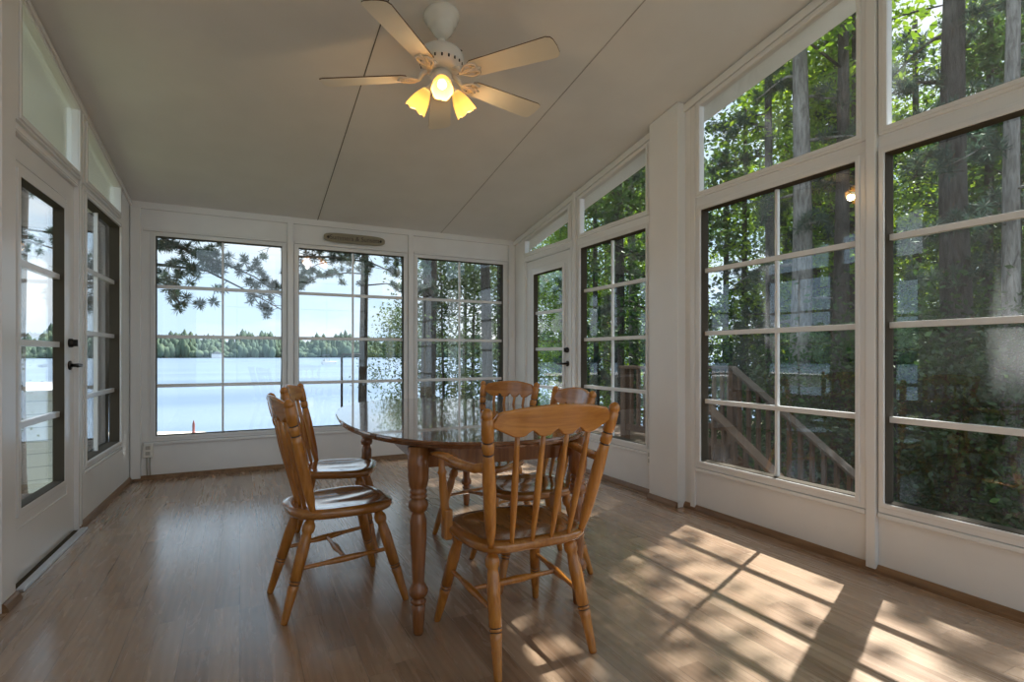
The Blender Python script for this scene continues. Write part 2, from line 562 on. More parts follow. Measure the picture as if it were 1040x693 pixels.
f = MB()
f.prism([(YB - .12, zc(YB - .12)), (YF + .12, zc(YF + .12)), (YF + .12, zc(YF + .12) + .03), (YB - .12, zc(YB - .12) + .03)],
        lambda a, z, w_: (w_, a, z), -1.3, XR + .12)
cl = tag(f.build('ceiling', M['ceiling']), 'sloping white panel ceiling with thin seams', 'ceiling', kind='structure')
for k, x in enumerate((0.69, 1.97)):
    f = MB()
    f.prism([(YB, zc(YB) - .0025), (YF, zc(YF) - .0025), (YF, zc(YF) + .01), (YB, zc(YB) + .01)], lambda a, z, w_: (w_, a, z), x - .003, x + .003)
    f.build('seam', M['seam'] if k == 0 else M['seam_light'], cl)
# roof with its overhang
f = MB()
yo0, yo1 = YB - .3, YF + .42
f.prism([(yo0, zc(yo0) + .03), (yo1, zc(yo1) + .03), (yo1, zc(yo1) + .24), (yo0, zc(yo0) + .24)], lambda a, z, w_: (w_, a, z), -1.42, XR + .37)
tag(f.build('roof', M['soffit']), 'pale roof overhang seen through the transom windows', 'roof', kind='structure')


def rect(a0, a1, z0, z1): return [(a0, z0), (a1, z0), (a1, z1), (a0, z1)]


WT = 0.055
def wall_right():
    f = MB(); P = lambda poly: f.prism(poly, TR, -WT, 0)
    def full(a0, a1): P([(a0, 0), (a1, 0), (a1, zc(a1) + .01), (a0, zc(a0) + .01)])
    def top(a0, a1): P([(a0, zc(a0) - .075), (a1, zc(a1) - .075), (a1, zc(a1) + .01), (a0, zc(a0) + .01)])
    full(5.40, YF + .12); full(4.30, 4.42); full(2.82, 3.29); full(1.60, 1.66); full(.36, .44); full(YB - .12, -.78)
    for a0, a1, z0 in ((4.42, 5.40, None), (3.29, 4.30, .335), (1.66, 2.82, .31), (.44, 1.60, .31), (-.78, .36, .31)):
        top(a0, a1); P(rect(a0, a1, 2.14, 2.20))
        if z0: P(rect(a0, a1, 0, z0))
    return f.build('wall_right', M['wall'])


def wall_far():
    f = MB(); P = lambda poly: f.prism(poly, TF, -WT, 0)
    for a0, a1 in ((-.95, -.70), (.405, .475), (1.60, 1.67), (2.78, XR)): P(rect(a0, a1, 0, 2.44))
    for a0, a1 in ((-.70, .405), (.475, 1.60), (1.67, 2.78)):
        P(rect(a0, a1, 0, .335)); P(rect(a0, a1, 2.18, 2.44))
    return f.build('wall_far', M['wall'])


def wall_left():
    f = MB(); P = lambda poly: f.prism(poly, TL, -WT, 0)
    def full(a0, a1): P([(a0, 0), (a1, 0), (a1, zl(a1) + .01), (a0, zl(a0) + .01)])
    def top(a0, a1): P([(a0, zl(a0) - .05), (a1, zl(a1) - .05), (a1, zl(a1) + .01), (a0, zl(a0) + .01)])
    full(-.12, .40); full(1.395, 1.445); full(2.44, YF - YB + .12)
    top(.40, 1.395); top(1.445, 2.44)
    P(rect(.40, 1.395, 0, .365)); P(rect(.40, 1.395, 2.15, 2.19)); P(rect(1.445, 2.44, 2.15, 2.19))
    return f.build('wall_left', M['wall'])


tag(wall_right(), 'white right-hand wall facing the woods', 'wall', kind='structure')
tag(wall_far(), 'white far wall facing the lake', 'wall', kind='structure')
tag(wall_left(), 'white left-hand wall with the glazed door', 'wall', kind='structure')
f = MB()
BK = ((-.85, .75), (.85, 2.65))  # openings of the added daylight windows
for a0, a1 in ((-1.3, -.85), (.75, .85), (2.65, XR + .12)): f.prism(rect(a0, a1, 0, zc(YB) + .01), TB, -WT, 0)
for a0, a1 in BK: f.prism(rect(a0, a1, 0, .335), TB, -WT, 0); f.prism(rect(a0, a1, 3.3, zc(YB) + .01), TB, -WT, 0)
tag(f.build('wall_back', M['wall']), 'white wall behind the viewer', 'wall', kind='structure')

WN = [0]
def window(tf, seg, glass, mz=(), ma=(), gmat='glass', label='', jamb=True, proj=.018, bar=.03):
    """seg and glass: quads (a,z) outer and inner; mz, ma: bars across and upright"""
    WN[0] += 1
    f = MB(); f.ring(seg, glass, tf, -.05 if jamb else -.02, proj)
    # thin raised bead round the glass
    cx = sum(p[0] for p in glass) / 4; cz = sum(p[1] for p in glass) / 4
    def grow(d): return [(a + (d if a > cx else -d), z + (d if z > cz else -d)) for a, z in glass]
    f.ring(grow(.022), grow(.0), tf, proj, proj + .009)
    o = f.build('window_%d' % WN[0], M['trim'], bevel=.003)
    tag(o, label, 'window', kind='structure')
    p = MB(); p.prism(grow(.008), tf, *((-.036, -.031) if jamb else (-.016, -.011)))
    p.build('pane', M[gmat], o)
    if jamb:
        f = MB(); f.ring(grow(.0015), grow(-.004), tf, -.052, proj - .004); f.build('jamb_liner', M['jamb'], o)
    if mz or ma:
        a0 = min(p[0] for p in glass); a1 = max(p[0] for p in glass)
        z0 = min(p[1] for p in glass); z1 = max(p[1] for p in glass)
        for z in mz:
            f = MB(); f.prism(rect(a0, a1, z - bar / 2, z + bar / 2), tf, -.050, -.018); f.build('muntin', M['trim'], o, bevel=.002)
        for a in ma:
            f = MB(); f.prism(rect(a - .009, a + .009, z0, z1), tf, -.046, -.022); f.build('muntin', M['trim'], o, bevel=.002)
    return o


MZ = (0.797, 1.247, 1.69)
# right wall
window(TR, rect(3.29, 4.30, .335, 2.14), rect(3.335, 4.255, .385, 2.10), (.80, 1.24, 1.70), (3.83,), 'glass', 'tall window beside the right-hand door')
window(TR, rect(1.66, 2.82, .31, 2.14), rect(1.71, 2.77, .36, 2.105), (.775, 1.247, 1.685), (2.21,), 'glass_dusty', 'large right-hand window showing the outdoor stair rail')
window(TR, rect(.44, 1.60, .31, 2.14), rect(.485, 1.57, .36, 2.105), (.775, 1.247, 1.685), (1.01,), 'glass_dusty', 'large right-hand window nearest the viewer')
window(TR, rect(-.78, .36, .31, 2.14), rect(-.735, .315, .36, 2.105), (.775, 1.247, 1.685), (-.21,), 'glass_dusty', 'right-hand window beside the viewer')
def transom(tf, a0, a1, zf, d_out, zb0, label, g='glass', m=.045, zb=2.235):
    seg = [(a0, zb0), (a1, zb0), (a1, zf(a1) - d_out), (a0, zf(a0) - d_out)]
    gl = [(a0 + m, zb), (a1 - m, zb), (a1 - m, zf(a1 - m) - d_out - .04), (a0 + m, zf(a0 + m) - d_out - .04)]
    window(tf, seg, gl, (), (), g, label, jamb=False)
transom(TR, 4.42, 5.40, zc, .075, 2.20, 'sloped transom window above the right-hand door')
transom(TR, 3.29, 4.30, zc, .075, 2.20, 'sloped transom window above the window beside the right-hand door')
transom(TR, 1.66, 2.82, zc, .075, 2.20, 'sloped transom above the window with the stair rail', 'glass_dusty')
transom(TR, .44, 1.60, zc, .075, 2.20, 'tall transom above the nearest right-hand window', 'glass_dusty')
transom(TR, -.78, .36, zc, .075, 2.20, 'tall transom beside the viewer', 'glass_dusty')
# far wall
FZ = (.822, 1.26, 1.705)
window(TF, rect(-.70, .405, .335, 2.18), rect(-.66, .365, .38, 2.145), FZ, (-.14,), 'glass', 'left window of the three facing the lake')
window(TF, rect(.475, 1.60, .335, 2.18), rect(.515, 1.56, .38, 2.145), FZ, (1.04,), 'glass', 'middle window facing the lake, under the wooden plaque')
window(TF, rect(1.67, 2.78, .335, 2.18), rect(1.71, 2.735, .38, 2.145), FZ, (2.21,), 'glass', 'right window of the three facing the lake')
# left wall
window(TL, rect(.40, 1.395, .365, 2.15), rect(.445, 1.355, .41, 2.115), (.82, 1.245, 1.67), (.90,), 'glass', 'window beside the left-hand door')
transom(TL, .40, 1.395, zl, .05, 2.19, 'small sloped transom above the left-hand window', 'glass', .06, 2.225)
transom(TL, 1.445, 2.44, zl, .05, 2.19, 'sloped transom above the left-hand door', 'glass', .06, 2.225)


for a0, a1 in BK: window(TB, rect(a0, a1, .335, 3.3), rect(a0 + .05, a1 - .05, .38, 3.25), (.95, 1.5, 2.1, 2.7), ((a0 + a1) / 2,), 'glass', 'added window behind the viewer, out of view, bringing in daylight')  # both windows are added, out of view, to brighten the room


def door(n, tf, a0, a1, g0, g1, z0, z1, mz, hs, hz, label, hmat):
    f = MB()
    f.ring(rect(a0, a1, .012, 2.135), rect(g0, g1, z0, z1), tf, -.052, -.012)
    f.ring(rect(g0 - .035, g1 + .035, z0 - .035, z1 + .035), rect(g0, g1, z0, z1), tf, -.012, .004)
    f.ring(rect(g0 - .08, g1 + .08, z0 - .1, z1 + .08), rect(g0 - .07, g1 + .07, z0 - .09, z1 + .07), tf, -.012, -.006)
    o = f.build('door_%d' % n, M['trim'], bevel=.003)
    tag(o, label, 'door', kind='structure')
    f = MB(); f.prism(rect(g0 - .006, g1 + .006, z0 - .006, z1 + .006), tf, -.041, -.036); f.build('pane', M['glass'], o)
    f = MB(); f.ring(rect(g0 - .001, g1 + .001, z0 - .001, z1 + .001), rect(g0 + .004, g1 - .004, z0 + .004, z1 - .004), tf, -.053, .001); f.build('jamb_liner', M['jamb'], o)
    for z in mz:
        f = MB(); f.prism(rect(g0, g1, z - .016, z + .016), tf, -.05, -.02); f.build('muntin', M['trim'], o, bevel=.002)
    sg = 1 if hs < (a0 + a1) / 2 else -1          # lever points to the door's middle
    h = MB()
    h.lathe(tf(hs, hz, -.012), tf(hs, hz, .0), [(0, .028), (.7, .028), (1, .02)], 18)
    h.lathe(tf(hs, hz, .0), tf(hs, hz, .045), [(0, .011), (1, .011)], 12)
    h.tube([tf(hs, hz, .045), tf(hs + sg * .03, hz, .05), tf(hs + sg * .075, hz - .004, .048), tf(hs + sg * .115, hz + .002, .046)], [.011, .0105, .009, .007], 10)
    h.build('door_handle', M[hmat], o)
    h = MB(); h.lathe(tf(hs, hz + .135, -.012), tf(hs, hz + .135, .012), [(0, .027), (.6, .027), (1, .02)], 18)
    h.box((hs - .005, hz + .135 - .02, .012), (hs + .005, hz + .135 + .02, .03), tf)
    h.build('deadbolt', M[hmat], o)
    # casing
    f = MB(); f.prism(rect(a0 - .025, a0, 0, 2.15), tf, -.052, .012); f.prism(rect(a1, a1 + .02, 0, 2.15), tf, -.052, .012)
    f.prism(rect(a0, a1, 2.138, 2.15), tf, -.052, .012); f.build('door_casing', M['trim'], o, bevel=.003)
    return o


door(1, TL, 1.475, 2.42, 1.70, 2.325, .365, 1.95, (.755, 1.158, 1.55), 1.565, 1.035, 'white glazed door in the left wall with a dark lever handle', 'black_metal')
door(2, TR, 4.445, 5.38, 4.605, 5.195, .365, 1.975, (.755, 1.158, 1.55), 4.525, 1.01, 'white glazed door at the far end of the right wall', 'black_metal')
# weather strip and threshold of the left door
f = MB(); f.prism(rect(1.448, 1.474, .0, 2.14), TL, -.06, .004)
tag(f.build('trim_1', M['jamb']), 'dark weather strip at the latch side of the left door', 'trim', kind='structure')
f = MB(); f.prism([(1.43, 0), (2.43, 0), (2.43, .016), (1.43, .016)], TL, .012, .048)
tag(f.build('threshold', M['aluminium'], bevel=.004), 'bright aluminium threshold strip under the left-hand door', 'threshold')
f = MB(); f.prism(rect(1.445, 2.43, .0, .013), TL, -.05, .0125)
f.build('trim_2', M['jamb'])['kind'] = 'structure'

# mullion covers, posts, crown strips
TN = [2]
def trim(tf, poly, w0, w1, mat='trim', bevel=.004):
    TN[0] += 1
    f = MB(); f.prism(poly, tf, w0, w1)
    o = f.build('trim_%d' % TN[0], M[mat], bevel=bevel); o['kind'] = 'structure'
    return o
for a0, a1 in ((.413, .467), (1.608, 1.662)): trim(TF, rect(a0, a1, .02, 2.38), 0, .035)
trim(TF, rect(-.85, 2.88, 2.375, 2.435), 0, .028)
trim(TF, rect(-.845, -.77, .02, 2.375), 0, .03)
trim(TF, rect(2.80, 2.875, .02, 2.375), 0, .045)
for a0, a1 in ((-.755, .405), (.475, 1.60), (1.67, 2.80)): trim(TF, rect(a0, a1, 2.185, 2.21), 0, .022)
for a0, a1 in ((-.755, .405), (.475, 1.60), (1.67, 2.80)): trim(TF, rect(a0, a1, .308, .332), 0, .026)
for a0, a1 in ((1.66, 2.82), (.44, 1.60), (-.78, .36), (3.29, 4.30)): trim(TR, rect(a0, a1, .285 if a1 < 3 else .31, .308 if a1 < 3 else .333), 0, .028)
for a0, a1 in ((1.608, 1.655), (.375, .425), (4.335, 4.385)):
    trim(TR, [(a0, .02), (a1, .02), (a1, zc(a1) - .01), (a0, zc(a0) - .01)], 0, .03)
trim(TR, [(2.93, .0), (3.235, .0), (3.235, zc(3.235) - .004), (2.93, zc(2.93) - .004)], 0, .075)
trim(TR, [(2.825, .02), (2.87, .02), (2.87, zc(2.87) - .08), (2.825, zc(2.825) - .08)], 0, .018)
trim(TR, [(YB, zc(YB) - .07), (YF, zc(YF) - .07), (YF, zc(YF) - .02), (YB, zc(YB) - .02)], 0, .022)
trim(TL, [(.02, zl(.02) - .045), (2.44, zl(2.44) - .045), (2.44, zl(2.44) - .012), (.02, zl(.02) - .012)], 0, .022)
trim(TL, [(2.515, .0), (2.66, .0), (2.66, zl(2.66) - .002), (2.515, zl(2.515) - .002)], 0, .045)
trim(TL, [(1.405, .02), (1.44, .02), (1.44, zl(1.44) - .01), (1.405, zl(1.405) - .01)], 0, .014)
for a0, a1 in ((.40, 1.395),): trim(TL, rect(a0, a1, .34, .362), 0, .024)


def baseboard(name, tf, a0, a1, w_=0.0):
    f = MB(); h = .04
    prof = [(0, 0), (.024, 0), (.022, .014), (.014, .03), (.006, h), (0, h)]
    vs = [tf(a0, z, w_ + d) for d, z in prof] + [tf(a1, z, w_ + d) for d, z in prof]
    n = len(prof)
    f.add(vs, [list(range(n)), list(range(2 * n - 1, n - 1, -1))] + [(i, (i + 1) % n, n + (i + 1) % n, n + i) for i in range(n)])
    o = f.build(name, M['oak_base']); o['kind'] = 'structure'
    return o
baseboard('baseboard_far', TF, -.85, XR)
baseboard('baseboard_right', TR, YB, 2.93)
baseboard('baseboard_right', TR, 2.93, 3.235, .075)
baseboard('baseboard_right', TR, 3.235, 4.41)
baseboard('baseboard_left', TL, .0, 1.43)
baseboard('baseboard_left', TL, 2.44, 2.515)
baseboard('baseboard_left', TL, 2.515, 2.66, .045)

# ------------------------------------------------------------------ small things on the walls
f = MB()
x0, x1, zs = .745, 1.355, 2.275
n = 40; pts = []
for i in range(n):                              # rounded, slightly notched ends
    t = 2 * math.pi * i / n
    a = math.copysign(abs(math.cos(t)) ** 0.45, math.cos(t)); b = math.copysign(abs(math.sin(t)) ** 0.6, math.sin(t))
    pts.append(((x0 + x1) / 2 + a * (x1 - x0) / 2, zs + b * .048))
f.prism(pts, TF, .026, .042)
sg = tag(f.build('wooden_plaque', M['sign'], bevel=.004), 'narrow tan wooden plaque with lettering screwed above the middle lake window', 'sign')
for x in (x0 + .045, x1 - .045):
    f = MB(); f.lathe(TF(x, zs, .042), TF(x, zs, .047), [(0, .013), (1, .009)], 14); f.build('screw_head', M['black_metal'], sg)
tx = bpy.data.curves.new('lettering', 'FONT')
tx.body = 'Summers & Sunsets'; tx.size = .062; tx.align_x = 'CENTER'; tx.align_y = 'CENTER'; tx.extrude = .0012
to = bpy.data.objects.new('lettering', tx); C.objects.link(to)
bpy.context.view_layer.update()
dg = bpy.context.evaluated_depsgraph_get()
tm = bpy.data.meshes.new_from_object(to.evaluated_get(dg))
bpy.data.objects.remove(to)
tm.transform(Matrix.Translation(((x0 + x1) / 2, YF - .043, zs)) @ Matrix.Rotation(math.pi / 2, 4, 'X'))
tm.materials.clear(); tm.materials.append(M['sign_ink'])
o = bpy.data.objects.new('lettering', tm); C.objects.link(o); o.parent = sg

def outlet(tf, a, z, label, cords):
    e = empty('outlet_box', tf(a, z - .05, 0))
    tag(e, label, 'outlet')
    inv = Matrix.Translation(-Vector(e.location))
    def loc(f):
        f.v = [tuple(inv @ Vector(p)) for p in f.v]; return f
    f = MB(); f.prism(rect(a - .038, a + .038, z - .062, z + .062), tf, 0, .045); loc(f).build('cover', M['plastic'], e, bevel=.006)
    for dz in (-.024, .024):
        f = MB(); f.prism(rect(a - .017, a + .017, z + dz - .016, z + dz + .016), tf, .045, .048); loc(f).build('socket', M['cord'], e, bevel=.003)
    for da in cords:
        f = MB(); f.tube([tf(a + da, z - .06, .012), tf(a + da, z - .15, .014), tf(a + da + .004, .045, .02)], .005, 8); loc(f).build('conduit', M['cord'], e)
    return e
outlet(TF, -.715, .262, 'white outlet box low on the far wall left of the lake windows', (-.012, .012))
outlet(TR, 3.262, .30, 'white outlet box low on the right wall beside the square post', (.0,))
f = MB(); f.prism(rect(2.83, 2.85, 1.30, 1.385), TF, .045, .058)  # small white rectangle raised on the corner column
tag(f.build('wall_plate', M['plastic'], bevel=.004), 'small white sensor on the far corner column', 'plate')

# ------------------------------------------------------------------ furniture
def ring_profile(pairs): return pairs


def chair_leg(p_top, p_foot, parent, name='leg'):
    f = MB()
    # t from the foot up
    prof = [(0, .0125), (.02, .0145), (.30, .0205), (.345, .0225), (.352, .0195), (.362, .0195), (.369, .0228), (.376, .0228), (.383, .0195),
            (.393, .0195), (.40, .0232), (.70, .0245), (.80, .0215), (.835, .019), (.85, .0235), (.875, .0265), (.91, .0265), (.935, .022), (.95, .0175), (1, .0165)]
    f.lathe(p_foot, p_top, prof, 16)
    o = f.build(name, M['chair'], parent)
    for t in (.357, .388):
        a = Vector(p_foot).lerp(Vector(p_top), t - .004); b = Vector(p_foot).lerp(Vector(p_top), t + .004)
        g = MB(); g.lathe(a, b, [(0, .0202), (1, .0202)], 16); g.build('groove_ring', M['groove'], o)
    return o


def seat_mesh(wf, wb, d, zt, th, eb=0.7):
    """saddle seat facing +y: d deep, wf wide in front, wb behind"""
    f = MB(); nr, na = 9, 48
    def outline(t):
        c, s_ = math.cos(t), math.sin(t)
        e = 0.62 if s_ > 0 else eb
        x = math.copysign(abs(c) ** e, c); y = math.copysign(abs(s_) ** e, s_)
        wd = wb + (wf - wb) * (y + 1) / 2
        return x * wd / 2, y * d / 2
    vs = [(0, -.01, zt - .012)]; fs = []
    for r in range(1, nr + 1):
        q = r / nr
        for k in range(na):
            x, y = outline(2 * math.pi * k / na); x *= q; y *= q
            dip = .016 * max(0, 1 - (q / .86) ** 2) ** .8
            # twin hollows with a low ridge to the front
            dip -= .010 * math.exp(-(x / .035) ** 2) * max(0, y / d + .25) * (1 - q * .3) if y > -.05 else 0
            z = zt - dip
            if r == nr: z = zt - .006
            vs.append((x, y, z))
    for k in range(na): fs.append((0, 1 + k, 1 + (k + 1) % na))
    for r in range(1, nr):
        for k in range(na):
            a = 1 + (r - 1) * na + k; b = 1 + (r - 1) * na + (k + 1) % na
            fs.append((a, a + na, b + na, b))
    base = 1 + (nr - 1) * na
    o2 = len(vs)
    for sc, z in ((1.012, zt - .012), (1.012, zt - th * .62), (.985, zt - th * .85), (.93, zt - th)):
        for k in range(na):
            x, y = outline(2 * math.pi * k / na); vs.append((x * sc, y * sc, z))
    prev = base
    for i in range(4):
        cur = o2 + i * na
        for k in range(na): fs.append((prev + k, cur + k, cur + (k + 1) % na, prev + (k + 1) % na))
        prev = cur
    fs.append(tuple(prev + k for k in range(na))[::-1])
    f.add(vs, fs, True)
    return f


def bulge(r0, r1): return [(0, r0 * .8), (.05, r0), (.28, r0 * 1.1), (.40, r1), (.5, r1 * 1.08), (.6, r1), (.72, r0 * 1.1), (.95, r0), (1, r0 * .8)]


def crest(cw, z_lo, z_hi, y_mid, bow, lean, th=.021, notches=(-.4, 0, .4)):
    """scalloped crest rail, cw wide, hump-topped, bowed backwards in the middle"""
    f = MB(); n = 56; vs = []
    def section(u):
        x = u * cw / 2; yb = y_mid - bow * (1 - u * u)
        top = z_hi - .026 * abs(u) ** 2.0
        if abs(u) > .9: top -= .030 * ((abs(u) - .9) / .1) ** 1.5
        lo = z_lo + .002
        lo += .034 * min(1.0, max(0, (abs(u) - .68) / .32)) ** 1.1
        for q in notches:
            dd = abs(u - q)
            lo += .019 * max(0, 1 - dd / .105) ** .75
        # lobes hang between the notches
        for q in (-.6, -.2, .2, .6): lo -= .004 * math.exp(-((u - q) / .1) ** 2)
        return x, yb, lo, top
    for i in range(n + 1):
        u = -1 + 2 * i / n
        x, yb, lo, top = section(u)
        def Y(z): return yb - lean * (z - z_lo)
        vs += [(x, Y(lo) + th / 2, lo), (x, Y(top) + th / 2, top - .004), (x, Y(top), top), (x, Y(top) - th / 2, top - .004), (x, Y(lo) - th / 2, lo)]
    fs = []
    for i in range(n):
        for k in range(5):
            a = i * 5 + k; b = i * 5 + (k + 1) % 5
            fs.append((a, b, b + 5, a + 5))
    fs.append((0, 1, 2, 3, 4)); fs.append(tuple(n * 5 + k for k in range(5))[::-1])
    f.add(vs, fs, False)
    return f


def make_chair(arm=False):
    e = empty('dining_armchair' if arm else 'dining_chair')
    zt, th = .445, .042
    wf, wb, d = (.505, .465, .44) if arm else (.455, .385, .45)
    st = seat_mesh(wf, wb, d, zt, th, .5 if arm else .66).build('seat', M['seat'], e)
    yf, yb = d / 2, -d / 2
    fx, bx = (.235, .195) if arm else (.228, .175)
    legs = {}
    for sx in (-1, 1):
        pt = (sx * (wf / 2 - .085), yf - .085, zt - th + .006); pf = (sx * fx, yf + .02, 0)
        chair_leg(pt, pf, e); legs['f', sx] = (Vector(pf), Vector(pt))
        pt = (sx * (wb / 2 - .07), yb + .085, zt - th + .006); pf = (sx * bx, yb - .035, 0)
        chair_leg(pt, pf, e); legs['b', sx] = (Vector(pf), Vector(pt))
    mids = {}
    for sx in (-1, 1):
        a = legs['f', sx][0].lerp(legs['f', sx][1], .56); b = legs['b', sx][0].lerp(legs['b', sx][1], .50)
        f = MB(); f.lathe(a, b, bulge(.0085, .0135), 12); f.build('stretcher', M['chair'], e)
        mids[sx] = a.lerp(b, .5)
    f = MB(); f.lathe(mids[-1], mids[1], bulge(.0085, .0145), 12); f.build('stretcher', M['chair'], e)
    # back: two turned posts, four spindles, crest
    pw0, pw1 = (.188, .260) if arm else (.158, .212)
    yb0, yb1 = (yb + .035, yb - .085) if arm else (yb + .085, yb - .028)
    zp = .925 if arm else .92
    for sx in (-1, 1):
        p0 = Vector((sx * pw0, yb0, zt - .015)); p1 = Vector((sx * pw1, yb1, zp))
        f = MB()
        f.lathe(p0, p1, [(0, .012), (.06, .0135), (.12, .0185), (.17, .0205), (.30, .0225), (.50, .0235), (.62, .021), (.68, .0195), (.685, .0175), (.695, .0175),
                         (.70, .0205), (.74, .022), (.765, .0205), (.77, .018), (.78, .018), (.785, .021), (.86, .022), (.925, .021), (.93, .0185), (.94, .0185),
                         (.945, .021), (.965, .0205), (.985, .016), (1, .006)], 16)
        o = f.build('back_post', M['chair'], e)
        for t in (.69, .775, .935):
            g = MB(); g.lathe(p0.lerp(p1, t - .006), p0.lerp(p1, t + .006), [(0, .0182), (1, .0182)], 16); g.build('groove_ring', M['groove'], o)
    lean = (yb0 - yb1) / (zp - zt)
    zlo = .826 if arm else .82
    zhi = .934 if arm else .926
    wid = 2 * (pw0 + (pw1 - pw0) * (.86 - zt) / (zp - zt)) - .028
    ym = yb0 - lean * (zlo - zt)
    bow = .028
    crest(wid, zlo, zhi, ym, bow, lean).build('crest_rail', M['chair_x'], e, bevel=.004)
    for q in (-.6, -.2, .2, .6):
        xt = q * wid / 2 * 1.02; xb = q * pw0 * 1.04
        p1 = Vector((xt, ym - bow * (1 - q * q), zlo + .012)); p0 = Vector((xb, yb0 - .005 - .022 * (1 - q * q), zt - .015))
        f = MB(); f.lathe(p0, p1, [(0, .006), (.08, .0085), (.35, .0125), (.6, .0125), (.85, .0095), (1, .0085)], 12); f.build('spindle', M['chair'], e)
    if arm:
        for sx in (-1, 1):
            f = MB()
            pp = Vector((sx * pw0, yb0, zt)).lerp(Vector((sx * pw1, yb1, zp)), .585)
            path = [pp + Vector((sx * .006, .004, 0)), pp + Vector((sx * .022, .06, -.014)), pp + Vector((sx * .038, .15, -.014)), pp + Vector((sx * .048, .245, -.004)),
                    pp + Vector((sx * .050, .33, -.006)), pp + Vector((sx * .046, .41, -.016)), pp + Vector((sx * .042, .435, -.024))]
            wd = [.012, .017, .021, .026, .028, .026, .014]
            hh = [.015, .017, .017, .0145, .0135, .0135, .010]
            vs, fs = [], []; sg_ = 14
            for p, a_, b_ in zip(path, wd, hh):
                for k in range(sg_):
                    t = 2 * math.pi * k / sg_
                    vs.append((p.x + a_ * math.cos(t), p.y, p.z + b_ * math.sin(t)))
            for i in range(len(path) - 1):
                for k in range(sg_): fs.append((i * sg_ + k, i * sg_ + (k + 1) % sg_, (i + 1) * sg_ + (k + 1) % sg_, (i + 1) * sg_ + k))
            fs.append(tuple(range(sg_))[::-1]); fs.append(tuple(range((len(path) - 1) * sg_, len(path) * sg_)))
            f.add(vs, fs, True)
            f.build('armrest', M['chair_x'], e)
            top = pp + Vector((sx * .046, .335, -.016)); bot = Vector((sx * (wf / 2 - .005), yf - .13, zt - .03))
            f = MB(); f.lathe(bot.lerp(top, .12), top, [(0, .012), (.1, .0155), (.45, .0175), (.72, .0135), (.76, .0185), (.80, .0135), (.93, .010), (1, .009)], 14)
            sp = f.build('arm_support', M['chair'], e)
            f = MB(); f.box((bot.x - .016, bot.y - .026, zt - .058), (bot.x + .016, bot.y + .026, zt + .06)); f.build('support_block', M['chair'], sp, bevel=.007, bseg=3)
    return e


ac = make_chair(True)
ac.location = (.966, 1.90, 0); ac.rotation_euler = (0, 0, R(0.8))
tag(ac, 'honey maple armchair with curved arms, nearest the viewer with its back turned', 'chair')

c0 = make_chair(False)
places = [((.40, 2.585), -84, 'honey maple side chair at the left of the table, nearer to the viewer'),
          ((.515, 3.345), -107, 'honey maple side chair at the left of the table, closer to the lake windows'),
          ((1.335, 2.45), 84, 'honey maple side chair on the right of the table, its crest catching white window glare'),
          ((1.39, 3.10), 121, 'honey maple side chair at the far right of the table, turned toward the viewer')]
for i, ((x, y), a, lab) in enumerate(places):
    o = c0 if i == 0 else copy_tree(c0)
    o.location = (x, y, 0); o.rotation_euler = (0, 0, R(a))
    tag(o, lab, 'chair', 'side chairs around the table')

# table
tb = empty('dining_table', (1.06, 2.93, 0), R(-5.0))
tag(tb, 'oval dark-polished wooden dining table with turned legs in the middle of the room', 'table')
def sup(hw, hl, n_, cnt=96):
    out = []
    for k in range(cnt):
        t = 2 * math.pi * k / cnt; c, s_ = math.cos(t), math.sin(t)
        out.append((hw * math.copysign(abs(c) ** (2 / n_), c), hl * math.copysign(abs(s_) ** (2 / n_), s_)))
    return out
f = MB()
HW, HL, NN, ZT = .60, 1.09, 2.35, .768
prof = [(.0, ZT), (.5, ZT), (.985, ZT), (.994, ZT - .002), (1, ZT - .008), (.996, ZT - .015), (.988, ZT - .018), (.985, ZT - .026), (.96, ZT - .030), (0.0, ZT - .030)]
base = sup(1, 1, NN)
vs, fs = [], []
m = len(base)
for q, z in prof[1:-1]:
    for x, y in base: vs.append((x * (HW - (1 - q) * .6), y * (HL - (1 - q) * .6), z))
for i in range(len(prof) - 3):
    for k in range(m): fs.append((i * m + k, i * m + (k + 1) % m, (i + 1) * m + (k + 1) % m, (i + 1) * m + k))
fs.append(tuple(range(m))); fs.append(tuple(range((len(prof) - 3) * m, (len(prof) - 2) * m))[::-1])
f.add(vs, fs, False)
f.build('tabletop', M['table_top'], tb)
f = MB()
ap = .33; al = .83; ao = -.05
f.ring([(-ap - .012, -al), (ap + .012, -al), (ap + .012, al), (-ap - .012, al)], [(-ap + .01, -al + .022), (ap - .01, -al + .022), (ap - .01, al - .022), (-ap + .01, al - .022)],
       lambda a, z, w_: (a, z + ao, w_), ZT - .12, ZT - .030)
f.build('apron', M['table_leg'], tb, bevel=.003)
for sx in (-1, 1):
    for sy in (-1, 1):
        f = MB()
        x, y = sx * .355, sy * .845 - .05
        f.lathe((x, y, 0), (x, y, ZT - .03), [(0, .018), (.012, .021), (.12, .026), (.155, .027), (.158, .023), (.166, .023), (.17, .030), (.182, .030), (.186, .024), (.20, .024), (.204, .032),
                (.218, .037), (.24, .038), (.262, .030), (.278, .023), (.30, .0245), (.42, .029), (.54, .034), (.61, .033), (.64, .026), (.655, .024), (.66, .034), (.685, .040), (.71, .037),
                (.722, .026), (.73, .034), (.742, .034), (.747, .027), (.755, .034), (.767, .034), (.772, .028), (.79, .036), (.83, .041), (.90, .042), (1, .042)], 24)
        f.build('leg', M['table_leg'], tb)

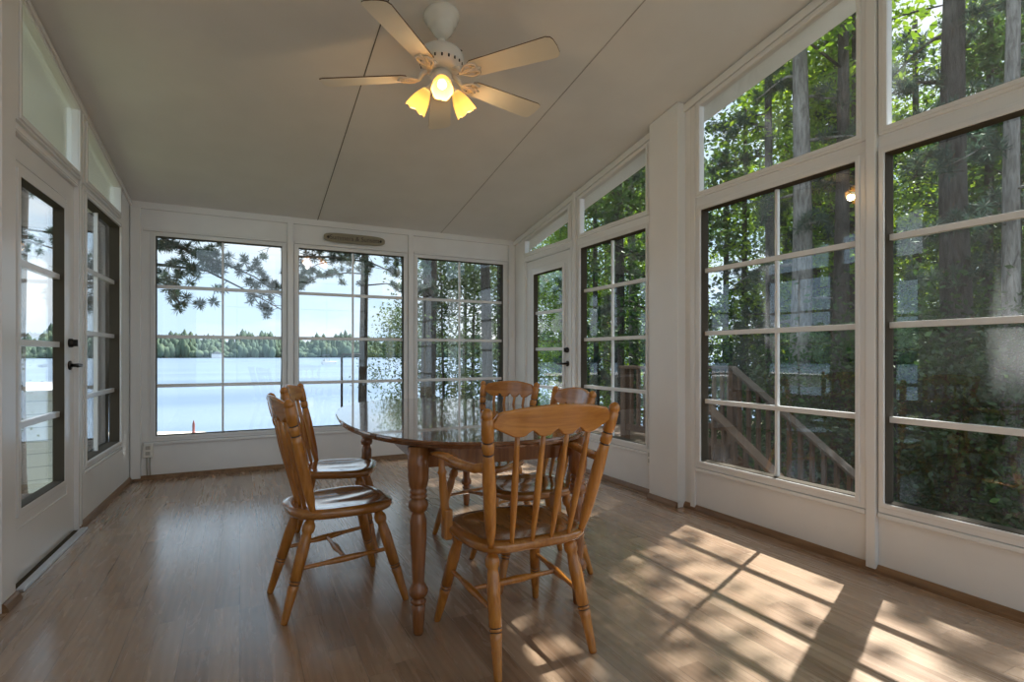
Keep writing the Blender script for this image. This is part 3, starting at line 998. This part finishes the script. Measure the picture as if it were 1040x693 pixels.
# ------------------------------------------------------------------ ceiling fan
FX, FY = .98, 2.80
fan = empty('ceiling_fan', (FX, FY, zc(FY)))
tag(fan, 'white five-blade ceiling fan with three lit lamp shades hanging over the table', 'fan')
ZB = 2.655 - zc(FY)             # blade plane relative to the ceiling
f = MB()
nrm = Vector((0, -SL, -1)).normalized()
f.lathe(nrm * -.004, nrm * .135, [(0, .094), (.06, .098), (.14, .097), (.20, .089), (.24, .085), (.42, .079), (.50, .070), (.58, .062), (.64, .062), (.80, .050), (.93, .034), (1, .024)], 32); f.build('canopy', M['fan'], fan)
f = MB(); f.lathe((0, 0, -.11), (0, 0, ZB + .125), [(0, .016), (.3, .016), (.31, .024), (1, .026)], 16); f.build('down_rod', M['fan'], fan)
f = MB(); f.lathe((0, 0, ZB + .135), (0, 0, ZB - .012), [(0, .028), (.10, .045), (.18, .072), (.30, .108), (.45, .120), (.70, .122), (.76, .116), (.86, .108), (.95, .098), (1, .085)], 36)
mot = f.build('motor_housing', M['fan'], fan)
for k in range(20):
    f = MB(); a = 2 * math.pi * k / 20
    ca, sa = math.cos(a), math.sin(a)
    f.box((-.004, .1135, ZB + .010), (.004, .117, ZB + .032), lambda x, y, z, ca=ca, sa=sa: (x * ca - y * sa, x * sa + y * ca, z))
    f.build('vent_slot', M['black_metal'], mot)
f = MB(); f.lathe((0, 0, ZB - .012), (0, 0, ZB - .105), [(0, .035), (.12, .036), (.15, .055), (.5, .058), (.75, .052), (1, .03)], 28); hubo = f.build('light_kit', M['fan'], fan)
for ang in (-135, -53, 12, 72, 148):
    a = R(ang)
    mt = Matrix.Rotation(a, 4, 'Z') @ Matrix.Translation((0, 0, ZB - .045)) @ Matrix.Rotation(R(-11), 4, 'X')
    f = MB(); bl = []
    r0, r1 = .185, .67; hw0, hw1 = .058, .074
    bl = [(r0, -hw0 * .8), (r0 + .02, -hw0)] + [(r1 - .03, -hw1), (r1 - .008, -hw1 * .86), (r1, -hw1 * .6)] + [(r1 + .004, 0)] + [(r1, hw1 * .6), (r1 - .008, hw1 * .86), (r1 - .03, hw1)] + [(r0 + .02, hw0), (r0, hw0 * .8)]
    f.prism(bl, lambda x, y, z: tuple(mt @ Vector((x, y, z))), -.003, .003)
    f.mi[1:] = [1] * (len(f.mi) - 1)
    bo = f.build('blade', [M['blade'], M['walnut']], fan)
    # scrolled iron bracket under the blade root
    f = MB()
    def q(x, y, z): return tuple(mt @ Vector((x, y, z)))
    f.tube([q(.075, 0, .036), q(.105, 0, .022), q(.125, 0, -.008), q(.15, 0, -.010), q(.20, 0, -.008)], [.014, .014, .012, .009, .007], 8)
    for sy in (-1, 1):
        f.tube([q(.125, 0, -.010), q(.145, sy * .022, -.010), (q(.17, sy * .04, -.009)), q(.20, sy * .044, -.008), q(.225, sy * .034, -.008), q(.228, sy * .018, -.008), q(.21, sy * .012, -.008), q(.20, sy * .024, -.008)], .006, 7)
        f.tube([q(.14, 0, -.010), q(.165, sy * .014, -.009), q(.19, sy * .008, -.008), q(.245, 0, -.007)], .005, 7)
    f.build('blade_bracket', M['fan'], bo)
for ang in (-108, 12, 132):
    a = R(ang); dx, dy = math.cos(a), math.sin(a)
    p0 = Vector((dx * .04, dy * .04, ZB - .07)); p1 = Vector((dx * .088, dy * .088, ZB - .098))
    ax = Vector((dx * .62, dy * .62, -.78)).normalized()
    f = MB(); f.tube([p0, p0.lerp(p1, .5) + Vector((0, 0, .004)), p1], [.012, .011, .014], 10); f.build('lamp_arm', M['fan'], fan)
    f = MB()
    # tulip shade, open at the end
    L = .125
    prof_o = [(0, .020), (.08, .026), (.25, .036), (.5, .047), (.75, .053), (.93, .056), (1.0, .058)]
    prof_i = [(1.0, .055), (.93, .053), (.75, .050), (.5, .044), (.25, .033), (.08, .023)]
    u = ax.orthogonal().normalized(); v_ = ax.cross(u); sgn = 24; vs, fs = [], []
    allp = prof_o + prof_i
    for i, (t, r) in enumerate(allp):
        for k in range(sgn):
            th_ = 2 * math.pi * k / sgn
            rr = r * (1 + (.035 * math.cos(6 * th_)) * t)
            vs.append(p1 + ax * (t * L + (.006 * math.cos(6 * th_) if t > .97 else 0)) + (u * math.cos(th_) + v_ * math.sin(th_)) * rr)
    for i in range(len(allp) - 1):
        for k in range(sgn): fs.append((i * sgn + k, i * sgn + (k + 1) % sgn, (i + 1) * sgn + (k + 1) % sgn, (i + 1) * sgn + k))
    fs.append(tuple(range(sgn)))
    f.add(vs, fs, True)
    sh = f.build('lamp_shade', M['shade'], fan)
    f = MB(); f.lathe(p1 + ax * .012, p1 + ax * .095, [(0, .010), (.25, .012), (.45, .021), (.7, .025), (.9, .018), (1, .005)], 16); f.build('bulb', M['bulb'], sh)
    ld = bpy.data.lights.new('lamp_light', 'POINT'); ld.energy = 2.2; ld.color = (1.0, .66, .32); ld.shadow_soft_size = .03
    lo = bpy.data.objects.new('lamp_light', ld); C.objects.link(lo); lo.parent = fan; lo.location = p1 + ax * .14
f = MB(); f.lathe((.03, -.03, ZB + .13), (.085, -.085, ZB + .075), [(0, .004), (1, .004)], 8); f.build('reverse_switch', M['black_metal'], fan)

# ------------------------------------------------------------------ outside: ground, lake, far shore
def ground_z(x, y):
    t = min(1, max(0, (y - 7.5) / 30.0)); t = t * t * (3 - 2 * t) * .5 + t * .5
    z = -1.5 - 4.0 * t
    if x > 4: z += min(1.2, (x - 4) * .045) * (1 - t)
    z += .10 * math.sin(x * .7 + 1.3) * math.cos(y * .55) * min(1, abs(x - 1) / 6)
    if y > 37: z = min(z, -5.4)
    return z
f = MB(); nx, ny = 90, 80
xs = [-45 + 110 * i / nx for i in range(nx + 1)]; ysr = [-25 + 68 * j / ny for j in range(ny + 1)]
vs = [(x, y, ground_z(x, y)) for y in ysr for x in xs]
fs = [(j * (nx + 1) + i, j * (nx + 1) + i + 1, (j + 1) * (nx + 1) + i + 1, (j + 1) * (nx + 1) + i) for j in range(ny) for i in range(nx)]
f.add(vs, fs, True)
tag(f.build('ground', M['ground']), 'sloping wooded ground outside the windows', 'ground', kind='structure')
f = MB(); f.add([(-3000, 30, -5.0), (3000, 30, -5.0), (3000, 2600, -5.0), (-3000, 2600, -5.0)], [(0, 1, 2, 3)])
tag(f.build('lake', M['water']), 'wide blue lake beyond the far windows', 'lake', kind='structure')

rnd = random.Random(5)
def pol(u, dist, z=None):
    """a spot dist metres ahead along the bearing of u (degrees right of the room's long axis)"""
    return Vector((math.sin(R(u)) * dist, math.cos(R(u)) * dist, 0 if z is None else z))
f = MB()
def blob(c, rx, rz, seg=7):
    vs, fs = [], []
    rows = [(0.0, -1), (.8, -.6), (1, 0), (.9, .5), (.6, .82), (0.1, 1.0)]
    o = rnd.random() * 6
    for rr, hh in rows:
        for k in range(seg):
            a = 2 * math.pi * k / seg + o; j = 1 + rnd.uniform(-.22, .22)
            vs.append((c[0] + rx * rr * j * math.cos(a), c[1] + rx * rr * j * math.sin(a), c[2] + rz * hh * (1 + rnd.uniform(-.08, .08))))
    for i in range(len(rows) - 1):
        for k in range(seg): fs.append((i * seg + k, i * seg + (k + 1) % seg, (i + 1) * seg + (k + 1) % seg, (i + 1) * seg + k))
    f.add(vs, fs, True)
for row in range(5):
    az = -62.0
    while az < 42:
        dd = 1130 + row * 30 + rnd.uniform(-12, 12)
        p = pol(az, dd)
        hgt = rnd.uniform(7, 13) + row * 4.2 + 4 * math.sin(az * .9) + 3 * math.sin(az * 2.7 + 1)
        blob((p.x, p.y, -5 + hgt * .75), rnd.uniform(4.5, 9), hgt * rnd.uniform(.8, 1.1), 6)
        az += rnd.uniform(.22, .5)
tag(f.build('far_shore_woods', M['far_trees']), 'band of distant green woods along the far lake shore', 'woods', kind='stuff')
# nearer wooded shore to the left
f = MB()
az = -75.0
while az < -24:
    for row in range(2):
        p = pol(az, 420 + row * 25 + rnd.uniform(-8, 8)); hgt = rnd.uniform(8, 13) + row * 3
        blob((p.x, p.y, -5 + hgt * .8), rnd.uniform(5, 8), hgt)
    az += rnd.uniform(.6, 1.2)
tag(f.build('left_shore_woods', M['far_trees']), 'wooded lake shore seen through the left-hand door', 'woods', kind='stuff')

bh = pol(-1.9, 1090, -5)
e = empty('shore_cottage', bh); tag(e, 'tiny white cottage on the far shore seen through the left lake window', 'house')
f = MB(); f.box((-8, -5, -.5), (8, 5, 7)); f.build('walls', M['boat'], e)
f = MB(); f.prism([(-9.5, 7), (9.5, 7), (0, 12)], lambda a, z, w_: (a, w_, z), -6, 6); f.build('roof', M['roofing'], e)

bt = pol(8.0, 330, -5.0)
e = empty('pontoon_boat', bt, R(20)); tag(e, 'small white boat with a dark canopy out on the lake', 'boat'); e.scale = (.95, .95, 1.45)
f = MB(); f.prism([(-4.5, .3), (3.6, .3), (5.0, 1.5), (-4.5, 1.5)], lambda a, z, w_: (a, w_, z), -1.3, 1.3); f.build('hull', M['boat'], e, bevel=.15)
f = MB(); f.prism([(-3.2, 1.5), (-.4, 1.5), (-.9, 2.6), (-3.0, 2.6)], lambda a, z, w_: (a, w_, z), -.9, .9); f.build('cabin', M['boat'], e, bevel=.1)
f = MB(); f.prism([(-3.6, 3.9), (.3, 3.9), (.1, 4.25), (-3.4, 4.25)], lambda a, z, w_: (a, w_, z), -1.1, 1.1); f.build('canopy', M['canvas'], e)
for x in (-3.2, -.2):
    for y in (-.9, .9):
        f = MB(); f.tube([(x, y, 1.4), (x, y, 3.95)], .08, 6); f.build('canopy_pole', M['canvas'], e)

# dock with its post
dk = empty('dock', (-5.0, 45.8, -5.0), R(-26.7)); tag(dk, 'pale wooden dock at the water edge below the left lake window', 'dock')
f = MB(); f.box((-5, -.9, .35), (2.7, .9, .45)); f.build('deck_boards', M['dock'], dk)
for x in (-4, -1, 2.2):
    f = MB(); f.tube([(x, -.7, -1.2), (x, -.7, .36)], .07, 8); f.build('pile', M['deck_grey'], dk)
f = MB(); f.lathe((-2.95, 44.5, -4.56), (-2.95, 44.5, -3.6), [(0, .09), (.05, .16), (.1, .09), (.7, .085), (.95, .03), (1, .01)], 10)
f.v = [(x + 0.0, y + .4, z + .0) for x, y, z in f.v]
tag(f.build('mooring_post', M['red']), 'thin dull red mooring post standing on the dock', 'post')

# boathouse seen through the left door
sb = empty('boathouse', (-7.5, 13.6, -1.75), R(13)); tag(sb, 'white clapboard boathouse with a flat roof outside the left-hand door', 'shed')
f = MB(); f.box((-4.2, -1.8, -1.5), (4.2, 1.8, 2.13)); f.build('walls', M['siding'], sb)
f = MB(); f.box((-4.35, -1.95, 2.13), (4.35, 1.95, 2.2)); f.build('roof', M['boat'], sb)

# deck landing outside the left door
dl = empty('deck_landing', (-1.85, 3.9, -.05)); tag(dl, 'dark boarded deck landing outside the left-hand door', 'deck')
f = MB()
for k in range(10): f.box((-.62 + k * .14, -1.9, -.04), (-.62 + k * .14 + .132, 1.9, 0))
f.build('deck_boards', M['deck'], dl)
f = MB(); f.box((-.62, -1.88, -.24), (.76, -1.82, -.04)); f.box((-.62, 1.82, -.24), (.76, 1.88, -.04)); f.box((-.62, -1.82, -.24), (-.56, 1.82, -.04)); f.build('joists', M['deck'], dl)
for x in (-.55, .6):
    for y in (-1.7, 1.7):
        f = MB(); f.box((x - .05, y - .05, -1.6), (x + .05, y + .05, -.24)); f.build('post', M['deck'], dl)

# side deck with stairs and railings outside the right door
DX0, DX1 = 4.62, 5.72
dp = empty('side_deck', (4.4, 6.0, -.05)); tag(dp, 'brown wooden side deck outside the right-hand door', 'deck')
f = MB()
for k in range(15): f.box((-1.38, -1.02 + k * .146, -.04), (1.42, -1.02 + k * .146 + .138, 0))
f.build('deck_boards', M['deck'], dp)
f = MB(); f.box((-1.38, -1.0, -.24), (1.42, -.95, -.04)); f.box((-1.38, 1.1, -.24), (1.42, 1.15, -.04)); f.box((1.36, -.95, -.24), (1.41, 1.1, -.04)); f.build('joists', M['deck'], dp)
for x in (-1.2, 1.3):
    for y in (-.85, 1.0):
        f = MB(); f.box((x - .05, y - .05, -1.6), (x + .05, y + .05, -.24)); f.build('post', M['deck'], dp)
ss = empty('deck_stairs', (5.17, 4.97, -.05)); tag(ss, 'brown wooden stairs going down from the side deck', 'stairs')
for k in range(7):
    f = MB(); f.box((-.5, -.27 * (k + 1), -.19 * (k + 1) - .04), (.5, -.27 * k - .005, -.19 * (k + 1))); f.build('tread', M['deck'], ss)
for sx in (-.5, .5):
    f = MB(); f.prism([(0, -.06), (0, -.35), (-2.05, -1.75), (-2.05, -1.45)], lambda a, z, w_: (w_, a, z), sx - .02, sx + .02); f.build('stringer', M['deck'], ss)

def stair_rail(x, label, hm='deck_grey'):
    r_ = empty('stair_railing', (x, 5.0, -.05)); tag(r_, label, 'railing')
    s_ = -.69                                     # drop per metre
    def prof(y): return .98 + (y * -s_ if y < 0 else 0)
    f = MB()
    f.prism([(.9, .96), (.0, .96), (-1.95, .96 + 1.95 * s_), (-1.95, 1.0 + 1.95 * s_), (.0, 1.0), (.9, 1.0)], lambda a, z, w_: (w_, a, z), -.07, .07); f.build('handrail', M[hm], r_, bevel=.006)
    f = MB()
    f.prism([(.9, .14), (.0, .14), (-1.95, .14 + 1.95 * s_), (-1.95, .22 + 1.95 * s_), (.0, .22), (.9, .22)], lambda a, z, w_: (w_, a, z), -.02, .02); f.build('bottom_rail', M['deck'], r_)
    for y in (.85, .0, -1.9):
        f = MB(); zt_ = .97 + (y * -s_ if y < 0 else 0); f.box((-.045, y - .045, zt_ - (1.25 if y >= 0 else 1.2)), (.045, y + .045, zt_)); f.build('post', M['deck'], r_)
    y = .72
    while y > -1.85:
        if abs(y) > .07:
            b = (y * -s_ if y < 0 else 0)
            f = MB(); f.box((-.02, y - .02, .18 + b), (.02, y + .02, .975 + b)); f.build('baluster', M['deck'], r_)
        y -= .14
    return r_
stair_rail(5.72, 'brown wooden stair railing with the weathered handrail, outermost from the house')
stair_rail(4.66, 'brown wooden stair railing nearer the house, seen through the big right window', 'deck')

# thin metal frame on the lakeside lawn
p = pol(9.25, 8.5)
gz = ground_z(p.x, p.y)
f = MB(); f.tube([(p.x, p.y, gz), (p.x, p.y, 1.08), (p.x + .01, p.y, 1.10), (p.x + .26, p.y - .03, 1.10), (p.x + .27, p.y - .03, 1.08), (p.x + .27, p.y - .03, .95)], .017, 8)
tag(f.build('hanger_pole', M['black_metal']), 'thin black metal hanger pole on the lake side of the middle window', 'pole')

# ------------------------------------------------------------------ trees
def quads_mesh(name, P, N1, N2, mat):
    """P centres (n,3); N1,N2 half-axis vectors: one folded leaf of two triangles-pairs each"""
    n_ = len(P)
    v = np.empty((n_, 4, 3), dtype=np.float32)
    v[:, 0] = P - N1; v[:, 1] = P + N2; v[:, 2] = P + N1; v[:, 3] = P - N2
    me = bpy.data.meshes.new(name)
    me.vertices.add(n_ * 4); me.loops.add(n_ * 4); me.polygons.add(n_)
    me.vertices.foreach_set('co', v.ravel())
    me.loops.foreach_set('vertex_index', np.arange(n_ * 4, dtype=np.int32))
    me.polygons.foreach_set('loop_start', np.arange(0, n_ * 4, 4, dtype=np.int32))
    me.polygons.foreach_set('loop_total', np.full(n_, 4, dtype=np.int32))
    me.materials.append(mat)
    me.update(); me.validate()
    return me


def leaf_cloud(rs, centres, per, spread, size, flat=0.5):
    cs = np.repeat(np.asarray(centres), per, axis=0)
    n_ = len(cs)
    P = cs + rs.normal(size=(n_, 3)) * np.array([spread, spread, spread * .55])
    d = rs.normal(size=(n_, 3)); d[:, 2] *= .6; d[:, 2] -= .3
    d /= np.linalg.norm(d, axis=1, keepdims=True)
    t = rs.normal(size=(n_, 3)); t[:, 2] *= flat
    t -= d * (t * d).sum(1, keepdims=True); t /= np.linalg.norm(t, axis=1, keepdims=True)
    s_ = size * rs.uniform(.6, 1.25, size=(n_, 1))
    return P, d * s_, t * s_ * .55


def trunk_mb(rs, h, r, lean=0.0, branches=8, b0=.35, blen=1.6, up=.35):
    f = MB(); pts = []; rr = []
    for i in range(9):
        t = i / 8
        pts.append((lean * t * h + .05 * r * 8 * math.sin(t * 5 + rs.uniform(0, .5)) * .4, .1 * r * math.sin(t * 7), t * h)); rr.append(r * (1.25 if i == 0 else 1) * (1 - .72 * t))
    f.tube(pts, rr, 12)
    tips = []
    for k in range(branches):
        t = b0 + (1 - b0) * (k + rs.uniform(0, .8)) / branches
        a = rs.uniform(0, 2 * math.pi); L = blen * (1.15 - .7 * t) * rs.uniform(.7, 1.2)
        i = min(7, int(t * 8)); p = Vector(pts[i]).lerp(Vector(pts[i + 1]), t * 8 - i)
        q1 = p + Vector((math.cos(a) * L * .5, math.sin(a) * L * .5, up * L * .5)); q2 = p + Vector((math.cos(a) * L, math.sin(a) * L, up * L * .8 + rs.uniform(-.1, .1)))
        br = r * .26 * (1.1 - t * .6)
        f.tube([p, q1, q2], [br, br * .7, br * .3], 6)
        tips.append((p, q1, q2))
    return f, tips


def put_mesh(name, me, parent):
    o = bpy.data.objects.new(name, me); C.objects.link(o); o.parent = parent
    return o


def broadleaf(seed, h, r, crown_w, per, nclus, leaf, b0=.2, mat='leaf', bark='bark', size=.085, low=None):
    rs = np.random.RandomState(seed)
    e = empty('leafy_tree')
    f, tips = trunk_mb(rs, h, r, rs.uniform(-.02, .02), 12, b0, crown_w * .9)
    f.build('trunk', M[bark], e)
    cen = []
    for p, q1, q2 in tips:
        for q in (p.lerp(q1, .7), q1, q1.lerp(q2, .5), q2): cen.append(np.array(q) + rs.normal(size=3) * .25)
    lo = b0 if low is None else low
    while len(cen) < nclus:
        t = rs.uniform(lo, 1.02); a = rs.uniform(0, 2 * math.pi); q = crown_w * (math.sin(math.pi * min(1, (t - lo) / (1 - lo) * .8 + .18)) ** .7) * math.sqrt(rs.uniform(.08, 1))
        cen.append(np.array((math.cos(a) * q, math.sin(a) * q, t * h)))
    P, a_, b_ = leaf_cloud(rs, cen, per, .27, size)
    put_mesh('foliage', quads_mesh('foliage', P, a_, b_, M[mat]), e)
    return e


def pine_tufts(rs, centres, per, tuft, mat):
    cs = np.repeat(np.asarray(centres), per, axis=0); n_ = len(cs)
    d = rs.normal(size=(n_, 3)); d[:, 2] += .25; d /= np.linalg.norm(d, axis=1, keepdims=True)
    L = tuft * rs.uniform(.7, 1.15, size=(n_, 1))
    t = np.cross(d, rs.normal(size=(n_, 3))); t /= np.linalg.norm(t, axis=1, keepdims=True)
    return quads_mesh('needles', cs + d * L * .5, d * L * .5, t * .0066 * (tuft / .12), M[mat])


def pine(seed, h, r, blen, nbr, b0, per=70, tuft=.12, along=9, lean=0.0, droop=0.0, bark='bark', az=None, name='pine_tree'):
    rs = np.random.RandomState(seed)
    e = empty(name)
    f = MB(); pts = []; rr = []
    for i in range(11):
        t = i / 10
        pts.append((lean * t * h + r * .35 * math.sin(t * 6 + seed), r * .3 * math.cos(t * 5 + seed), t * h)); rr.append(r * (1.2 if i == 0 else 1) * (1 - .55 * t))
    f.tube(pts, rr, 14)
    cen = []
    for k in range(nbr):
        t = b0 + (1 - b0) * (k + rs.uniform(0, .9)) / nbr
        i = min(9, int(t * 10)); p = Vector(pts[i]).lerp(Vector(pts[i + 1]), t * 10 - i)
        a = rs.uniform(0, 2 * math.pi) if az is None else R(rs.uniform(*az))
        L = blen * rs.uniform(.6, 1.15) * (1.1 - .5 * t)
        path = [p]
        for j in range(1, 5):
            s_ = j / 4
            path.append(p + Vector((math.cos(a) * L * s_, math.sin(a) * L * s_, L * (.22 * s_ - (.35 + droop) * s_ * s_) + rs.uniform(-.05, .05))))
            a += rs.uniform(-.12, .12)
        br = max(.008, r * .16)
        f.tube(path, [br * (1 - .8 * j / 4) for j in range(5)], 6)
        for j in range(along):
            s_ = .3 + .7 * (j + rs.uniform(0, .8)) / along; ii = min(3, int(s_ * 4)); c_ = path[ii].lerp(path[ii + 1], min(1, s_ * 4 - ii))
            off = Vector(rs.normal(size=3)) * .16 * L * .5; off.z *= .5
            q = c_ + off
            f.tube([c_, q], [.006, .003], 4)
            cen.append(np.array(q))
            for _ in range(2): cen.append(np.array(q + Vector(rs.normal(size=3)) * .085))
    f.build('trunk', M[bark], e)
    if cen: put_mesh('needles', pine_tufts(rs, cen, per, tuft, 'needle'), e)
    return e


def place(e, bearing, dist, rz=0.0, sc=1.0, sink=.1):
    p = pol(bearing, dist)
    e.location = (p.x, p.y, ground_z(p.x, p.y) - sink); e.rotation_euler = (0, 0, R(rz)); e.scale = (sc, sc, sc)
    return e


def bear(px): return math.degrees(YAW + math.atan((px - 520) / 549.6))


def dup(src, bearing, dist, rz, sc, label=None, cat=None, group=None):
    o = copy_tree(src)
    place(o, bearing, dist, rz, sc)
    if label: tag(o, label, cat, group)
    return o


# --- lake side
t = place(pine(11, 13, .095, 2.4, 40, .34, 64, .105, 8, .003, .10, 'bark'), bear(369), 11.5)
tag(t, 'slender pine trunk standing in front of the lake in the middle window', 'tree')
t = place(pine(12, 14, .17, 2.4, 10, .55, 64, .105, 8, .002), bear(434), 11.0)
tag(t, 'thick straight dark trunk at the left of the right-hand lake window', 'tree')
t = place(pine(13, 13, .115, 2.2, 10, .5, 64, .105, 8, -.022), bear(496), 10.5)
tag(t, 'leaning dark trunk at the right of the right-hand lake window', 'tree')
t = place(pine(14, 12, .08, 1.8, 8, .5, 64, .105, 8, .004), bear(507), 12.5)
tag(t, 'thin dark trunk behind the corner edge of the right-hand lake window', 'tree')
# overhanging boughs at the left: a pine beside the house whose low boughs reach across the glass
t = pine(15, 11, .16, 2.3, 30, .33, 70, .105, 11, .0, .15, 'bark', (-60, 30))
place(t, bear(128), 9.0)
tag(t, 'bushy pine whose boughs hang across the top of the left lake window', 'tree')
t = pine(18, 12, .13, 2.6, 34, .36, 70, .105, 10, .0, .12, 'bark', (-70, 60))
place(t, bear(292), 9.5)
tag(t, 'pine behind the mullion between the left and middle lake windows, boughs spreading both ways', 'tree')
t = pine(16, 12, .14, 2.5, 20, .36, 64, .105, 10, .0, .1)
place(t, bear(20), 12.0)
tag(t, 'pine with spreading boughs seen through the left-hand door glass', 'tree')
t = pine(17, 12, .15, 2.0, 10, .5, 64, .105, 8, .0)
place(t, bear(98), 7.0)
tag(t, 'pale straight trunk close outside the left-hand window', 'tree')
# leafy shrubs on the lake side
b1 = broadleaf(21, 5.2, .045, 1.3, 78, 105, 0, .15, 'leaf_soft', 'bark', .042)
b1.name = 'leafy_sapling'
place(b1, bear(452), 12.0, 0, 1.0); tag(b1, 'bright green sapling between the two trunks of the right-hand lake window', 'shrub')
dup(b1, bear(410), 14.0, 80, .85, 'leafy sapling at the right edge of the middle lake window', 'shrub')
dup(b1, bear(478), 13.0, 140, 1.15, 'loose green sapling beside the leaning trunk at the lake', 'shrub')
dup(b1, bear(512), 14.5, 200, 1.2, 'leafy sapling at the corner end of the lake windows', 'shrub')
t = broadleaf(25, 9.0, .09, 1.9, 40, 95, 0, .35, 'leaf_soft', 'bark', .05)
place(t, bear(470), 17.0); tag(t, 'tall light-crowned tree filling the top of the right-hand lake window', 'tree')

# --- woods to the right: single trunks one can point at
def bole(seed, px, dist, r, label, bark='bark', h=9.2, lean=0.0, nbr=14, blen=1.3):
    t = pine(seed, h, r, blen, nbr, .18, 40, .13, 5, lean, .1, bark)
    place(t, bear(px), dist); tag(t, label, 'tree')
    return t
bole(31, 812, 10.2, .20, 'pale-barked pine trunk in the middle of the stair-rail window', 'bark_pale')
bole(32, 781, 11.5, .11, 'dark slim trunk left of the pale pine in the stair-rail window')
bole(33, 846, 13.0, .12, 'dark trunk right of the pale pine in the stair-rail window')
bole(34, 972, 9.2, .21, 'broad dark trunk in the left half of the nearest right-hand window')
bole(35, 1030, 8.6, .11, 'pale slim trunk at the right edge of the nearest right-hand window', 'bark_pale')
bole(36, 1004, 13.0, .10, 'thin dark trunk between the broad and the pale trunk of the nearest window')
bole(37, 628, 13.5, .15, 'dark trunk in the window beside the right-hand door')
bole(38, 642, 16.0, .17, 'paler trunk right of the dark one in the window beside the right-hand door', 'bark_pale')
bole(39, 605, 15.0, .09, 'slim trunk at the left of the window beside the right-hand door')
bole(41, 738, 17.0, .11, 'slim dark trunk at the left edge of the stair-rail window')
bole(42, 868, 11.8, .13, 'dark trunk at the right edge of the stair-rail window')
bole(43, 828, 15.0, .13, 'dark trunk just right of the pale pine, farther back')
bole(44, 930, 14.0, .10, 'slim trunk at the left edge of the nearest right-hand window')
bole(40, 757, 15.5, .10, 'slim trunk behind the top of the stair railing')

# --- the woods behind them: five kinds, copied
kinds = [broadleaf(51, 8.5, .10, 2.3, 95, 150, 0, .10, 'leaf', 'bark', .06),
         broadleaf(52, 9.5, .12, 2.6, 95, 160, 0, .16, 'leaf', 'bark', .062),
         broadleaf(53, 7.0, .08, 2.1, 90, 150, 0, .06, 'leaf_dark', 'bark', .058),
         broadleaf(54, 10.0, .13, 2.3, 90, 150, 0, .22, 'leaf_dark', 'bark', .06),
         broadleaf(55, 3.2, .04, 1.5, 60, 130, 0, .04, 'leaf_dark', 'bark', .045)]
kinds[4].name = 'leafy_bush'
rw = random.Random(77)
first = [True] * 5
spots = []
def woods(k, b, d, sc):
    o = kinds[k] if first[k] else copy_tree(kinds[k])
    first[k] = False
    place(o, b, d, rw.uniform(0, 360), sc, .15)
    if k == 4: tag(o, 'low leafy bush in the shady woods outside the right-hand windows', 'bush', 'bushes in the woods outside the right-hand windows')
    else: tag(o, 'leafy green tree among many in the woods outside the right-hand windows', 'tree', 'leafy trees in the woods outside the right-hand windows')
for ring, (d0, d1, step, ks) in enumerate(((13, 16, 6.5, (0, 2, 2, 4)), (17, 21, 5.0, (0, 1, 2, 3)), (23, 29, 4.2, (0, 1, 3, 1)))):
    b = 33.0 if ring else 42.0
    while b < 84:
        k = rw.choice(ks)
        if b < 42.5 and not ring: k = rw.choice((2, 3))
        if not (42.5 < b < 53.5) or rw.random() < .12: woods(k, b + rw.uniform(-1.5, 1.5), rw.uniform(d0, d1), rw.uniform(.85, 1.2) * (1 + .12 * ring))
        b += step * rw.uniform(.8, 1.2)
for b, d in ((53, 9.5), (58, 11.0), (62, 8.6), (66, 10.0), (70, 8.0), (74, 9.0), (79, 8.4), (44, 13.0), (50, 12.4), (56, 13.5)):
    woods(4, b, d, rw.uniform(.75, 1.05))
# high crown whose leaves dapple the sun on the floor
t = broadleaf(61, 11.5, .15, 2.5, 46, 60, 0, .62, 'leaf', 'bark', .08, .62)
t.name = 'tall_tree'
p = Vector((8.6, 5.4)); t.location = (p.x, p.y, ground_z(p.x, p.y) - .1)
tag(t, 'tall tree with a high open crown above the stair railing', 'tree')
t = broadleaf(62, 14.5, .17, 3.0, 90, 120, 0, .68, 'leaf', 'bark', .085, .68)  # added dense crown, above the view, keeps sun off the far windows
t.name = 'tall_tree'
t.location = (8.6, 9.0, ground_z(8.6, 9.0) - .1)
tag(t, 'added tall tree beyond the side deck, its crown out of view to block sun', 'tree')
t = broadleaf(63, 8.4, .10, 1.5, 60, 100, 0, .55, 'leaf', 'bark', .055, .52)
t.location = (10.4, 6.4, ground_z(10.4, 6.4) - .1)
tag(t, 'leafy tree leaning its crown over the outdoor stairs, behind the pale pine', 'tree')
